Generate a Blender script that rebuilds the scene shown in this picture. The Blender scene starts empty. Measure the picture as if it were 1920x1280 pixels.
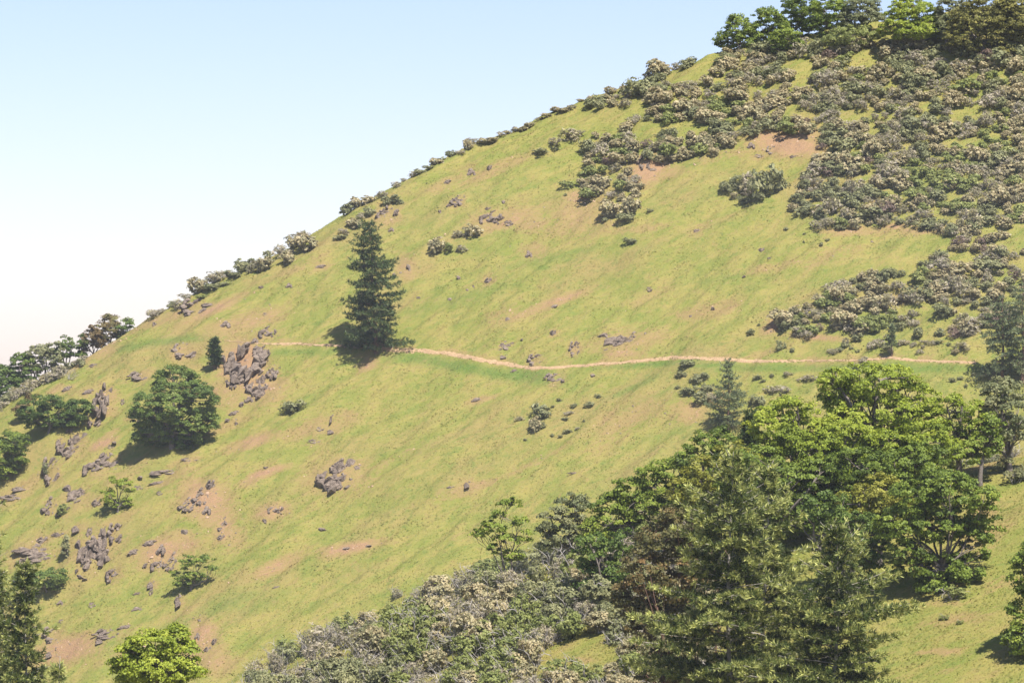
import bpy, bmesh, math, random
import numpy as np
from mathutils import Vector, Euler

rad = math.radians
sc = bpy.context.scene
COL = sc.collection
F = 960.0 / math.tan(rad(8.0))      # focal length in photo pixels (1920 wide)
HOR = 700.0                         # eye level row of the photo
RNG = np.random.default_rng(7)
random.seed(7)

# ------------------------------------------------------------------ noise
def _hash(ix, iy, s):
    h = (ix * 374761393 + iy * 668265263 + s * 974634777) & 0xffffffff
    h = ((h ^ (h >> 13)) * 1274126177) & 0xffffffff
    h = h ^ (h >> 16)
    return (h & 0xffff) / 65535.0

def vnoise(x, y, s=0):
    x = np.asarray(x, float); y = np.asarray(y, float)
    fx = np.floor(x); fy = np.floor(y)
    ix = fx.astype(np.int64) + 100000; iy = fy.astype(np.int64) + 100000
    tx = x - fx; ty = y - fy
    tx = tx * tx * tx * (tx * (tx * 6 - 15) + 10); ty = ty * ty * ty * (ty * (ty * 6 - 15) + 10)
    a = _hash(ix, iy, s); b = _hash(ix + 1, iy, s); c = _hash(ix, iy + 1, s); d = _hash(ix + 1, iy + 1, s)
    return (a + (b - a) * tx) * (1 - ty) + (c + (d - c) * tx) * ty

def fbm(x, y, s=0, o=3):
    t = 0; a = 1; n = 0
    for i in range(o):
        t = t + a * vnoise(x * 2 ** i, y * 2 ** i, s + i * 17); n += a; a *= .5
    return t / n

# ------------------------------------------------------------------ terrain
SKY = np.array([(-900, 1330), (-400, 1010), (0, 768), (60, 732), (130, 692), (165, 667), (215, 643), (250, 613), (330, 566), (400, 532),
                (450, 508), (520, 481), (600, 440), (640, 409), (700, 378), (800, 326), (900, 272), (1000, 229), (1040, 207), (1100, 190),
                (1150, 168), (1250, 131), (1340, 102), (1400, 87), (1480, 66), (1600, 48), (1700, 36), (1920, 12), (2400, -40), (3200, -90)], float)
Y0T = np.array([(-900, 575), (-400, 548), (0, 530), (200, 522), (400, 515), (700, 507), (960, 500), (1400, 487), (1920, 474), (3200, 460)], float)
SL = 0.62
WC = 4.5

_cu = np.linspace(-900, 3200, 420)
def smooth_tab(T, w):
    a = np.interp(_cu, T[:, 0], T[:, 1])
    for _ in range(2): a = np.convolve(np.pad(a, w, mode='reflect', reflect_type='odd'), np.ones(2 * w + 1) / (2 * w + 1), mode='valid')
    return a
Y0S = smooth_tab(Y0T, 16)
def y0f(u): return np.interp(u, _cu, Y0S) + (HOR - 640) / F * 500 / SL * 1.0
_hs = (HOR - smooth_tab(SKY, 2)) / F
def _face(u, y): return SL * (y - y0f(u) ) + 60 / F * 500
def _main_raw(u, y, yc):
    return _face(u, y) - 1.0 * WC * np.logaddexp(0, (y - yc) / WC)
_lo = np.full_like(_cu, 380.0); _hi = np.full_like(_cu, 760.0)
for _ in range(26):
    m = (_lo + _hi) / 2
    yy = m[:, None] + np.linspace(-30, 25, 56)[None, :]
    mx = (_main_raw(_cu[:, None], yy, m[:, None]) / yy).max(1)
    _hi = np.where(mx > _hs, m, _hi); _lo = np.where(mx > _hs, _lo, m)
YC = (_lo + _hi) / 2
_k = np.ones(9) / 9
YC = np.convolve(np.pad(YC, 4, mode='edge'), _k, mode='valid')
def ycf(u): return np.interp(u, _cu, YC)

SN = np.array([(-900, 1900), (-400, 1650), (0, 1470), (200, 1385), (400, 1295), (500, 1242), (700, 1172), (900, 1095), (1000, 1060), (1100, 1030),
               (1300, 968), (1500, 925), (1700, 890), (1860, 855), (1920, 846), (2400, 770), (3200, 700)], float)
YN = 265.0
SNS = smooth_tab(SN, 5)
def near_z(u, y):
    zc = (HOR - np.interp(u, _cu, SNS)) / F * YN
    return zc + .30 * (y - YN) - .78 * 3.5 * np.logaddexp(0, (y - YN) / 3.5) + 1.2

def smax(a, b, w): return .5 * (a + b + np.sqrt((a - b) ** 2 + w * w)) 

def H(x, y):
    x = np.asarray(x, float); y = np.asarray(y, float)
    u = 960 + F * x / np.maximum(y, 150.0)
    u = np.clip(u, -900, 3200)
    zm = _main_raw(u, y, ycf(u))
    zm = np.maximum(zm, -75 - .02 * np.abs(y - 700))
    # folds of the slope run up and to the right
    a = (x + .75 * y) / 1.25; b = (y - .75 * x) / 1.25
    zm = zm + 1.5 * (fbm(a / 40, b / 17, 3, 2) - .5) + 1.7 * (fbm(a / 10, b / 3.8, 11, 2) - .5) + .72 * (fbm(a / 3.3, b / 1.4, 23, 3) - .5)
    zn = near_z(u, y) + .7 * (fbm(x / 12, y / 9, 31, 2) - .5) + .16 * (fbm(x / 1.8, y / 1.4, 41, 2) - .5)
    zcam = -2.2 - .5 * y + 1.0 * (fbm(x / 14, y / 14, 51, 2) - .5)
    return smax(smax(zm, zn, 1.0), zcam, 2.0)

def proj(x, y, z): return 960 + F * x / y, HOR - F * z / y

def at(u, v, y_from=190.0):
    """first point of the terrain seen in direction (u, v)"""
    u = np.atleast_1d(np.asarray(u, float)); v = np.atleast_1d(np.asarray(v, float))
    dx = (u - 960) / F; dz = (HOR - v) / F
    ys = np.arange(y_from, 700, 1.0)
    Y = np.broadcast_to(ys[None, :], (len(u), len(ys)))
    below = H(dx[:, None] * Y, Y) > dz[:, None] * Y
    hit = below.any(1); i = np.where(hit, below.argmax(1), 0)
    hi = ys[i]; lo = hi - 1.0
    for _ in range(9):
        m = (hi + lo) / 2
        b = H(dx * m, m) > dz * m
        hi = np.where(b, m, hi); lo = np.where(b, lo, m)
    y = np.where(hit, hi, np.nan)
    return np.stack([dx * y, y, dz * y], 1)

def at1(u, v):
    p = at(u, v)[0]
    k = 0
    while np.isnan(p[1]) and k < 60:      # above the crest: walk down to it
        v += 2; k += 1
        p = at(u, v)[0]
    return p

def onground(u, y):
    x = (u - 960) / F * y
    return np.array([x, y, float(H(x, y))])

# ------------------------------------------------------------------ mesh helpers
def mesh(name, verts, faces, mats, midx=None, tint=None, smooth=False):
    verts = np.asarray(verts, np.float32); faces = np.asarray(faces, np.int32)
    me = bpy.data.meshes.new(name)
    n, k = faces.shape
    me.vertices.add(len(verts)); me.vertices.foreach_set('co', verts.ravel())
    me.loops.add(n * k); me.loops.foreach_set('vertex_index', faces.ravel())
    me.polygons.add(n); me.polygons.foreach_set('loop_start', np.arange(0, n * k, k, dtype=np.int32))
    for m in (mats if isinstance(mats, (list, tuple)) else [mats]): me.materials.append(m)
    if midx is not None: me.polygons.foreach_set('material_index', np.asarray(midx, np.int32))
    if smooth: me.polygons.foreach_set('use_smooth', np.ones(n, bool))
    for nm, arr in (tint or {}).items():
        at_ = me.attributes.new(nm, 'FLOAT', 'POINT'); at_.data.foreach_set('value', np.asarray(arr, np.float32))
    me.update(calc_edges=True)
    me.validate()
    return me

def link(name, me, parent=None, loc=None, rz=None, scale=None):
    o = bpy.data.objects.new(name, me); COL.objects.link(o)
    if parent is not None: o.parent = parent
    if loc is not None: o.location = loc
    if rz is not None: o.rotation_euler = (0, 0, rz)
    if scale is not None: o.scale = scale
    return o

def tag(o, label, cat, group=None):
    for cut in (' some way', ' well', ' on near spur', ' the'):
        if len(label.split()) > 16: label = label.replace(cut, '', 1)
    o['label'] = label; o['category'] = cat
    if group: o['group'] = group
    return o

def empty(name, loc):
    o = bpy.data.objects.new(name, None); COL.objects.link(o); o.location = loc
    o.empty_display_size = .5
    return o

def unit(v): return v / np.maximum(np.linalg.norm(v, axis=-1, keepdims=True), 1e-9)

class Geo:
    """collects quads"""
    def __init__(s): s.v = []; s.f = []; s.t = []; s.m = []; s.n = 0
    def add(s, v, f, t=0.5, m=0):
        v = np.asarray(v, float); f = np.asarray(f, int)
        s.v.append(v); s.f.append(f + s.n); s.n += len(v)
        s.t.append(np.full(len(v), t) if np.isscalar(t) else np.asarray(t))
        s.m.append(np.full(len(f), m))
    def mesh(s, name, mats, smooth=False):
        return mesh(name, np.concatenate(s.v), np.concatenate(s.f), mats, np.concatenate(s.m), {'tint': np.concatenate(s.t)}, smooth)

def blades(C, D, N, ln, wd):
    """diamond leaves: centre C, long direction D, normal N"""
    D = unit(D); S = unit(np.cross(D, N)); n = len(C)
    ln = np.broadcast_to(np.asarray(ln, float), (n,))[:, None]; wd = np.broadcast_to(np.asarray(wd, float), (n,))[:, None]
    V = np.stack([C - D * ln * .5, C + S * wd * .5 - D * ln * .08, C + D * ln * .5, C - S * wd * .5 + D * ln * .08], 1).reshape(-1, 3)
    return V, np.arange(4 * n).reshape(n, 4)

def rnd_dir(n, rng):
    return unit(rng.normal(size=(n, 3)))

def leaves(g, C, N, size, tint, rng, aspect=.7, m=0):
    D = np.cross(N, rnd_dir(len(C), rng))
    sz = size * rng.uniform(.65, 1.35, len(C))
    V, Fc = blades(C, D, N, sz, sz * aspect)
    g.add(V, Fc, np.repeat(tint, 4), m)

def tube(g, pts, rs, t=.5, m=0, k=6):
    pts = np.asarray(pts, float); n = len(pts)
    tg = unit(np.gradient(pts, axis=0))
    ref = np.where(np.abs(tg[:, 2:3]) > .9, np.array([[1., 0, 0]]), np.array([[0, 0, 1.]]))
    a = unit(np.cross(tg, ref)); b = np.cross(tg, a)
    th = np.linspace(0, 2 * math.pi, k, endpoint=False)
    V = (pts[:, None, :] + np.asarray(rs, float)[:, None, None] * (np.cos(th)[None, :, None] * a[:, None, :] + np.sin(th)[None, :, None] * b[:, None, :])).reshape(-1, 3)
    i = np.arange(n - 1)[:, None] * k; j = np.arange(k)[None, :]; j2 = (j + 1) % k
    Fc = np.stack([i + j, i + j2, i + k + j2, i + k + j], -1).reshape(-1, 4)
    g.add(V, Fc, t, m)

def curve(p0, p1, rng, bend=.12, n=7, sag=0.0):
    p0 = np.asarray(p0, float); p1 = np.asarray(p1, float)
    s = np.linspace(0, 1, n)[:, None]; L = np.linalg.norm(p1 - p0)
    off = rng.normal(size=3) * bend * L
    w = rng.normal(size=(n, 3)) * bend * .18 * L; w[0] = 0
    return p0 + (p1 - p0) * s + off * np.sin(s * math.pi) + w * s * (1.2 - s) + np.array([0, 0, -sag * L]) * s * s

# ------------------------------------------------------------------ materials
def newmat(name):
    m = bpy.data.materials.new(name); m.use_nodes = True
    nt = m.node_tree; nt.nodes.clear()
    return m, nt, nt.nodes, nt.links

def ramp(nd, stops):
    r = nd.new('ShaderNodeValToRGB'); e = r.color_ramp.elements
    e[0].position, e[0].color = stops[0][0], (*stops[0][1], 1)
    e[1].position, e[1].color = stops[-1][0], (*stops[-1][1], 1)
    for p, c in stops[1:-1]:
        x = e.new(p); x.color = (*c, 1)
    return r

def leaf_mat(name, c0, c1, c2, trans=.3, rough=.55, spec=.25):
    m, nt, nd, lk = newmat(name)
    out = nd.new('ShaderNodeOutputMaterial'); bs = nd.new('ShaderNodeBsdfPrincipled')
    tr = nd.new('ShaderNodeBsdfTranslucent'); mx = nd.new('ShaderNodeMixShader')
    a = nd.new('ShaderNodeAttribute'); a.attribute_name = 'tint'
    oi = nd.new('ShaderNodeObjectInfo')
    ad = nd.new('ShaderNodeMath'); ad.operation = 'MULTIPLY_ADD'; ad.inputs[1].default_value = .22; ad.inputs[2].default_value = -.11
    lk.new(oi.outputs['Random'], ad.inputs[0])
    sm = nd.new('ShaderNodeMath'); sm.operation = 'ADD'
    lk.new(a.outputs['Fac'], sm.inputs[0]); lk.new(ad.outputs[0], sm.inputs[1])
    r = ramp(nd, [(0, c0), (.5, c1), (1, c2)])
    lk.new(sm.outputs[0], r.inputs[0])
    lk.new(r.outputs[0], bs.inputs['Base Color']); lk.new(r.outputs[0], tr.inputs['Color'])
    bs.inputs['Roughness'].default_value = rough; bs.inputs['Specular IOR Level'].default_value = spec
    mx.inputs[0].default_value = trans
    lk.new(bs.outputs[0], mx.inputs[1]); lk.new(tr.outputs[0], mx.inputs[2]); lk.new(mx.outputs[0], out.inputs[0])
    return m

def noise_node(nd, lk, vec, scale, detail=4, rough=.6, dist=0.0):
    n = nd.new('ShaderNodeTexNoise'); n.inputs['Scale'].default_value = scale; n.inputs['Detail'].default_value = detail
    n.inputs['Roughness'].default_value = rough; n.inputs['Distortion'].default_value = dist
    lk.new(vec, n.inputs['Vector'])
    return n.outputs['Fac']

def mixc(nd, lk, fac, a, b):
    m = nd.new('ShaderNodeMix'); m.data_type = 'RGBA'
    if isinstance(fac, float): m.inputs[0].default_value = fac
    else: lk.new(fac, m.inputs[0])
    for s, x in ((m.inputs[6], a), (m.inputs[7], b)):
        if isinstance(x, tuple): s.default_value = (*x, 1)
        else: lk.new(x, s)
    return m.outputs[2]

def mixf(nd, lk, a, b):
    return math2(nd, lk, 'ADD', math2(nd, lk, 'MULTIPLY', a, .6), math2(nd, lk, 'MULTIPLY', b, .4))

def sstep(nd, lk, x, lo, hi, tmin=0., tmax=1.):
    m = nd.new('ShaderNodeMapRange'); m.interpolation_type = 'SMOOTHSTEP'
    lk.new(x, m.inputs[0]); m.inputs[1].default_value = lo; m.inputs[2].default_value = hi
    m.inputs[3].default_value = tmin; m.inputs[4].default_value = tmax
    return m.outputs[0]

def math2(nd, lk, op, a, b):
    m = nd.new('ShaderNodeMath'); m.operation = op
    for s, x in ((m.inputs[0], a), (m.inputs[1], b)):
        if isinstance(x, (int, float)): s.default_value = x
        else: lk.new(x, s)
    return m.outputs[0]

GREEN = (.168, .188, .039); YELL = (.250, .220, .062); LUSH = (.090, .150, .030); STRAW = (.245, .182, .072); SOIL = (.33, .200, .104); SOIL2 = (.235, .152, .088)
def ground_colour(nd, lk):
    g = nd.new('ShaderNodeNewGeometry'); pos = g.outputs['Position']
    mp = nd.new('ShaderNodeMapping'); mp.inputs['Rotation'].default_value = (0, 0, -.6435); lk.new(pos, mp.inputs[0])
    st = nd.new('ShaderNodeMapping'); st.inputs['Scale'].default_value = (.32, 1, 1); lk.new(mp.outputs[0], st.inputs[0])
    big = noise_node(nd, lk, st.outputs[0], .07, 5, .6)
    mid = noise_node(nd, lk, st.outputs[0], .35, 5, .62, .4)
    fine = noise_node(nd, lk, st.outputs[0], 2.6, 4, .7)
    grit = noise_node(nd, lk, pos, 9.0, 3, .75)
    c = mixc(nd, lk, sstep(nd, lk, mid, .34, .66), GREEN, YELL)
    c = mixc(nd, lk, sstep(nd, lk, big, .50, .68, 0, .75), c, STRAW)
    mot = noise_node(nd, lk, st.outputs[0], 1.1, 5, .68, .6)
    c = mixc(nd, lk, sstep(nd, lk, mot, .54, .70, 0, .7), c, STRAW)
    c = mixc(nd, lk, sstep(nd, lk, mot, .46, .32, 0, .6), c, LUSH)
    c = mixc(nd, lk, sstep(nd, lk, fine, .50, .72, 0, .70), c, LUSH)
    c = mixc(nd, lk, sstep(nd, lk, grit, .34, .52, .55, 0), c, STRAW)
    sp = noise_node(nd, lk, pos, 4.2, 3, .8)
    c = mixc(nd, lk, sstep(nd, lk, sp, .56, .80, 0, .42), c, (.105, .13, .036))
    c = mixc(nd, lk, sstep(nd, lk, sp, .42, .28, 0, .5), c, (.33, .30, .11))
    lush = nd.new('ShaderNodeAttribute'); lush.attribute_name = 'lush'
    lf = math2(nd, lk, 'MULTIPLY', lush.outputs['Fac'], sstep(nd, lk, fine, .25, .6, .4, 1))
    c = mixc(nd, lk, lf, c, LUSH)
    soil = nd.new('ShaderNodeAttribute'); soil.attribute_name = 'soil'
    sn = math2(nd, lk, 'ADD', soil.outputs['Fac'], math2(nd, lk, 'MULTIPLY', math2(nd, lk, 'SUBTRACT', math2(nd, lk, 'ADD', math2(nd, lk, 'MULTIPLY', fine, .6), math2(nd, lk, 'MULTIPLY', mid, .4)), .5), 2.4))
    sf1 = sstep(nd, lk, sn, .05, .50, 0, .95)
    sf = sstep(nd, lk, sn, .48, .95)
    sc_ = mixc(nd, lk, sstep(nd, lk, grit, .42, .60), SOIL2, SOIL)
    sc_ = mixc(nd, lk, sstep(nd, lk, mixf(nd, lk, grit, mot), .44, .36, 0, .8), sc_, (.13, .105, .09))
    c = mixc(nd, lk, sf1, c, STRAW)
    c = mixc(nd, lk, sf, c, sc_)
    return pos, c, fine, grit, mid

def make_ground():
    m, nt, nd, lk = newmat('grass_slope')
    out = nd.new('ShaderNodeOutputMaterial'); bs = nd.new('ShaderNodeBsdfPrincipled')
    pos, c, fine, grit, mid = ground_colour(nd, lk)
    lk.new(c, bs.inputs['Base Color']); bs.inputs['Roughness'].default_value = .95; bs.inputs['Specular IOR Level'].default_value = .05
    h = math2(nd, lk, 'ADD', math2(nd, lk, 'MULTIPLY', fine, .5), math2(nd, lk, 'MULTIPLY', grit, .22))
    b = nd.new('ShaderNodeBump'); b.inputs['Strength'].default_value = .9; b.inputs['Distance'].default_value = .5
    lk.new(h, b.inputs['Height']); lk.new(b.outputs[0], bs.inputs['Normal'])
    lk.new(bs.outputs[0], out.inputs[0])
    return m

def make_tuft():
    m, nt, nd, lk = newmat('grass_tuft')
    out = nd.new('ShaderNodeOutputMaterial'); d = nd.new('ShaderNodeBsdfDiffuse'); t = nd.new('ShaderNodeBsdfTranslucent'); mx = nd.new('ShaderNodeMixShader')
    pos, c, fine, grit, mid = ground_colour(nd, lk)
    a = nd.new('ShaderNodeAttribute'); a.attribute_name = 'tint'
    c2 = mixc(nd, lk, sstep(nd, lk, a.outputs['Fac'], .0, 1., 0, .5), c, (.19, .225, .055))
    lk.new(c2, d.inputs[0]); lk.new(c2, t.inputs[0]); mx.inputs[0].default_value = .3
    lk.new(d.outputs[0], mx.inputs[1]); lk.new(t.outputs[0], mx.inputs[2]); lk.new(mx.outputs[0], out.inputs[0])
    return m

def rough_mat(name, c0, c1, c2, scale=1.2, bump=.5, obj=True, dist=.15):
    m, nt, nd, lk = newmat(name)
    out = nd.new('ShaderNodeOutputMaterial'); bs = nd.new('ShaderNodeBsdfPrincipled')
    if obj:
        g = nd.new('ShaderNodeNewGeometry'); vec = g.outputs['Position']
    n1 = noise_node(nd, lk, vec, scale, 6, .65); n2 = noise_node(nd, lk, vec, scale * 5, 5, .7)
    r = ramp(nd, [(.3, c0), (.5, c1), (.72, c2)])
    lk.new(math2(nd, lk, 'ADD', math2(nd, lk, 'MULTIPLY', n1, .5), math2(nd, lk, 'MULTIPLY', n2, .5)), r.inputs[0])
    lk.new(r.outputs[0], bs.inputs['Base Color']); bs.inputs['Roughness'].default_value = .9; bs.inputs['Specular IOR Level'].default_value = .15
    b = nd.new('ShaderNodeBump'); b.inputs['Strength'].default_value = bump; b.inputs['Distance'].default_value = dist
    lk.new(n2, b.inputs['Height']); lk.new(b.outputs[0], bs.inputs['Normal'])
    lk.new(bs.outputs[0], out.inputs[0])
    return m

M = {}
M['ground'] = make_ground(); M['tuft'] = make_tuft()
M['trail'] = rough_mat('bare_earth', (.20, .135, .072), (.35, .235, .130), (.50, .36, .215), 1.5, .9)
M['rock'] = rough_mat('dark_rock', (.082, .064, .050), (.215, .168, .130), (.43, .345, .265), 1.3, 1.0, dist=.3)
M['stone'] = rough_mat('tan_stone', (.22, .14, .09), (.34, .23, .15), (.48, .37, .27), 2, .4)
M['bark_oak'] = rough_mat('oak_bark', (.07, .055, .045), (.16, .135, .115), (.36, .32, .28), 4, .6, dist=.04)
M['bark_pine'] = rough_mat('pine_bark', (.07, .045, .035), (.17, .10, .07), (.30, .20, .15), 4, .7, dist=.04)
M['bark_fir'] = rough_mat('fir_bark', (.17, .15, .125), (.38, .34, .29), (.60, .56, .49), 3, .5, dist=.03)
M['deadwood'] = rough_mat('dead_wood', (.20, .18, .16), (.36, .33, .30), (.55, .50, .45), 5, .5, dist=.03)
M['oak'] = leaf_mat('oak_leaves', (0.073, 0.111, 0.016), (0.170, 0.228, 0.031), (0.321, 0.375, 0.055), 0.33)
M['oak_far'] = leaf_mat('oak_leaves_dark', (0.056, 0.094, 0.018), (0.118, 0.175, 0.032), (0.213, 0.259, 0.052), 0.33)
M['oak_bright'] = leaf_mat('bright_leaves', (0.114, 0.158, 0.017), (0.254, 0.314, 0.030), (0.416, 0.456, 0.061), 0.36)
M['oak_yellow'] = leaf_mat('yellow_green_leaves', (0.124, 0.135, 0.020), (0.248, 0.253, 0.035), (0.364, 0.350, 0.065), 0.38)
M['oak_olive'] = leaf_mat('olive_leaves', (0.103, 0.107, 0.030), (0.198, 0.191, 0.048), (0.350, 0.316, 0.086), 0.38)
M['madrone'] = leaf_mat('madrone_leaves', (.060, .066, .022), (.135, .128, .042), (.24, .150, .060), 0.32)
M['russet'] = leaf_mat('russet_leaves', (0.095, 0.071, 0.030), (0.184, 0.127, 0.052), (0.216, 0.206, 0.072), 0.3)
M['grey_olive'] = leaf_mat('grey_olive_leaves', (0.118, 0.142, 0.065), (0.221, 0.236, 0.105), (0.328, 0.315, 0.155), 0.38)
M['pine'] = leaf_mat('pine_needles', (.024, .044, .014), (.060, .095, .028), (.160, .190, .062), 0.22)
M['pine_grey'] = leaf_mat('grey_pine_needles', (0.090, 0.120, 0.060), (0.180, 0.216, 0.096), (0.312, 0.324, 0.156), 0.3)
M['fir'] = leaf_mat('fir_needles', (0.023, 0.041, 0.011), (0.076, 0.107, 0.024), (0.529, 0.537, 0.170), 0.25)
M['sh_leaf'] = leaf_mat('shrub_leaves', (0.180, 0.176, 0.091), (0.337, 0.310, 0.168), (0.518, 0.447, 0.244), 0.38)
M['sh_flower'] = leaf_mat('cream_flowers', (0.3, 0.25, 0.13), (0.44, 0.37, 0.2), (0.57, 0.48, 0.29), 0.35)
M['sh_grey'] = leaf_mat('grey_twigs', (0.200, 0.178, 0.137), (0.346, 0.302, 0.221), (0.497, 0.427, 0.304), 0.3)
M['sh_dark'] = leaf_mat('dark_shrub_leaves', (0.132, 0.144, 0.069), (0.247, 0.255, 0.117), (0.389, 0.371, 0.182), 0.35)
M['sh_green'] = leaf_mat('green_shrub_leaves', (0.139, 0.165, 0.050), (0.264, 0.297, 0.086), (0.396, 0.403, 0.145), 0.4)
M['sh_brown'] = leaf_mat('brown_twigs', (0.13, 0.085, 0.062), (0.2, 0.14, 0.105), (0.26, 0.2, 0.15), 0.3)

# ------------------------------------------------------------------ the ground sheet
def ell(u, v, cu, cv, ru, rv, ang=0):
    a = rad(ang); du = u - cu; dv = -(v - cv)
    p = du * math.cos(a) + dv * math.sin(a); q = -du * math.sin(a) + dv * math.cos(a)
    return np.exp(-np.minimum(((p / ru) ** 2 + (q / rv) ** 2) ** 1.5, 30))

SOILP = [(455, 685, 55, 45, -40, .95), (490, 720, 45, 38, 0, .8), (425, 740, 30, 40, 60, .5), (385, 940, 58, 42, -35, .85), (420, 985, 22, 35, 0, .7), (300, 1035, 45, 28, 20, .85), (345, 1020, 35, 28, 0, .6),
         (120, 1218, 75, 26, 12, .85), (378, 1195, 32, 38, -30, .8), (400, 1230, 40, 30, -30, .6), (1475, 268, 70, 26, -10, 1.0), (1500, 250, 50, 22, 0, .8), (1215, 318, 45, 26, 20, .95), (1250, 325, 40, 12, 15, .6),
         (1090, 400, 70, 42, 15, .55), (1085, 370, 30, 14, 0, .7), (1180, 638, 70, 22, 12, .5), (1165, 662, 40, 10, 0, .6), (635, 893, 72, 36, 10, .5), (500, 885, 42, 8, 18, .9), (470, 900, 30, 8, 25, .6), (513, 958, 38, 18, 15, .7),
         (660, 1026, 60, 11, 12, .85), (620, 1030, 20, 8, 0, .6), (515, 1062, 50, 14, 25, .75), (475, 828, 55, 12, 18, .75), (420, 800, 60, 10, 20, .4), (300, 600, 70, 8, 22, .55), (400, 580, 75, 9, 25, .7), (330, 590, 40, 10, 20, .5),
         (475, 600, 70, 18, 15, .55), (430, 612, 50, 20, 20, .55), (345, 660, 34, 18, 0, .55), (500, 625, 40, 12, 10, .4), (1740, 432, 70, 9, 0, .6), (1600, 432, 70, 10, 0, .65), (1680, 425, 25, 6, 0, .8), (1290, 770, 36, 22, 0, .6), (1330, 740, 40, 25, 0, .4), (1180, 780, 95, 26, 22, .42),
         (1150, 800, 60, 30, 40, .35), (1025, 572, 85, 9, 20, .75), (950, 590, 50, 14, 15, .4), (945, 412, 75, 22, 8, .6), (1000, 420, 50, 18, 0, .5), (920, 320, 80, 14, 22, .45), (850, 340, 60, 14, 25, .35), (1330, 582, 70, 14, 10, .45), (1290, 590, 30, 8, 0, .5),
         (600, 800, 70, 20, 15, .45), (640, 785, 40, 16, 10, .4), (1450, 610, 25, 12, 30, .8), (1530, 632, 60, 6, -5, .7), (1440, 660, 50, 12, 20, .35), (1700, 560, 40, 10, 0, .5), (1710, 545, 20, 12, 0, .6), (1350, 290, 60, 14, 10, .4), (1640, 375, 12, 12, 0, .5),
         (715, 400, 40, 22, 40, .45), (730, 410, 22, 14, 30, .5), (760, 500, 20, 26, 0, .6), (700, 665, 40, 10, 10, .3), (690, 682, 22, 12, 30, .7), (880, 912, 55, 8, 12, .55), (850, 930, 40, 7, 15, .4), (905, 748, 30, 6, 15, .5), (1000, 470, 30, 16, 0, .45),
         (190, 832, 30, 9, 25, .85), (205, 815, 22, 6, 30, .7), (195, 660, 30, 12, 30, .6), (160, 672, 36, 12, 35, .6), (205, 740, 20, 16, 0, .7), (105, 730, 22, 8, 35, .6), (200, 772, 22, 10, 0, .5), (250, 780, 30, 10, 30, .4), (60, 1040, 60, 30, 20, .4), (190, 985, 70, 10, 25, .4),
         (170, 1030, 80, 40, 20, .4), (60, 900, 60, 10, 30, .45), (30, 930, 50, 8, 30, .4), (250, 880, 60, 14, 30, .4), (330, 870, 40, 8, 30, .4), (330, 700, 50, 12, 25, .35), (265, 705, 40, 10, 20, .4), (600, 640, 40, 6, 10, .3), (1215, 560, 60, 10, 25, .25), (560, 500, 60, 8, 25, .35),
         (1190, 430, 90, 8, 5, .35), (1330, 420, 60, 8, 20, .3), (1450, 500, 80, 10, 15, .3), (1560, 480, 60, 14, 20, .35), (440, 1010, 22, 30, -20, .5), (335, 1150, 40, 8, 25, .35), (240, 1230, 50, 12, 15, .4), (760, 850, 90, 10, 25, .3), (1010, 860, 80, 8, 28, .35), (900, 990, 70, 8, 20, .25)]
SOILN = [(1790, 1160, 70, 12, 8, .45), (1770, 1220, 40, 8, 0, .7), (1735, 1222, 20, 5, 0, .6), (1850, 1010, 60, 30, 40, .4), (1840, 960, 40, 20, 40, .4), (1880, 1090, 50, 14, 10, .4), (1860, 870, 60, 8, 10, .4), (1075, 1236, 40, 6, 0, .5), (1780, 1130, 40, 8, 0, .35)]
LUSHP = [(880, 690, 180, 11, -10, .9), (780, 672, 70, 12, -4, .8), (985, 704, 60, 14, 0, 1.), (1230, 682, 120, 7, 4, .9), (1340, 685, 60, 6, 0, .9), (1500, 690, 200, 8, 0, .8), (1720, 690, 140, 10, 0, .8), (330, 638, 110, 8, 6, .8), (250, 650, 60, 8, 10, .7), (220, 655, 40, 6, 15, .7),
         (1190, 725, 50, 6, 25, .7), (1010, 490, 90, 8, 10, .35), (860, 560, 120, 12, 15, .3), (560, 660, 90, 7, 0, .6), (430, 1130, 60, 12, 25, .5), (1090, 470, 60, 6, 10, .4), (1370, 520, 60, 5, 10, .4), (1020, 502, 14, 5, 0, .7), (820, 540, 8, 4, 30, .6), (1220, 745, 60, 5, 25, .5), (560, 760, 40, 8, 10, .4), (1280, 800, 80, 10, 20, .3),
         (390, 1140, 90, 14, 28, .35), (480, 1140, 40, 10, 20, .3), (1170, 280, 30, 8, 10, .6), (1320, 262, 24, 8, 0, .8)]

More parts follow.
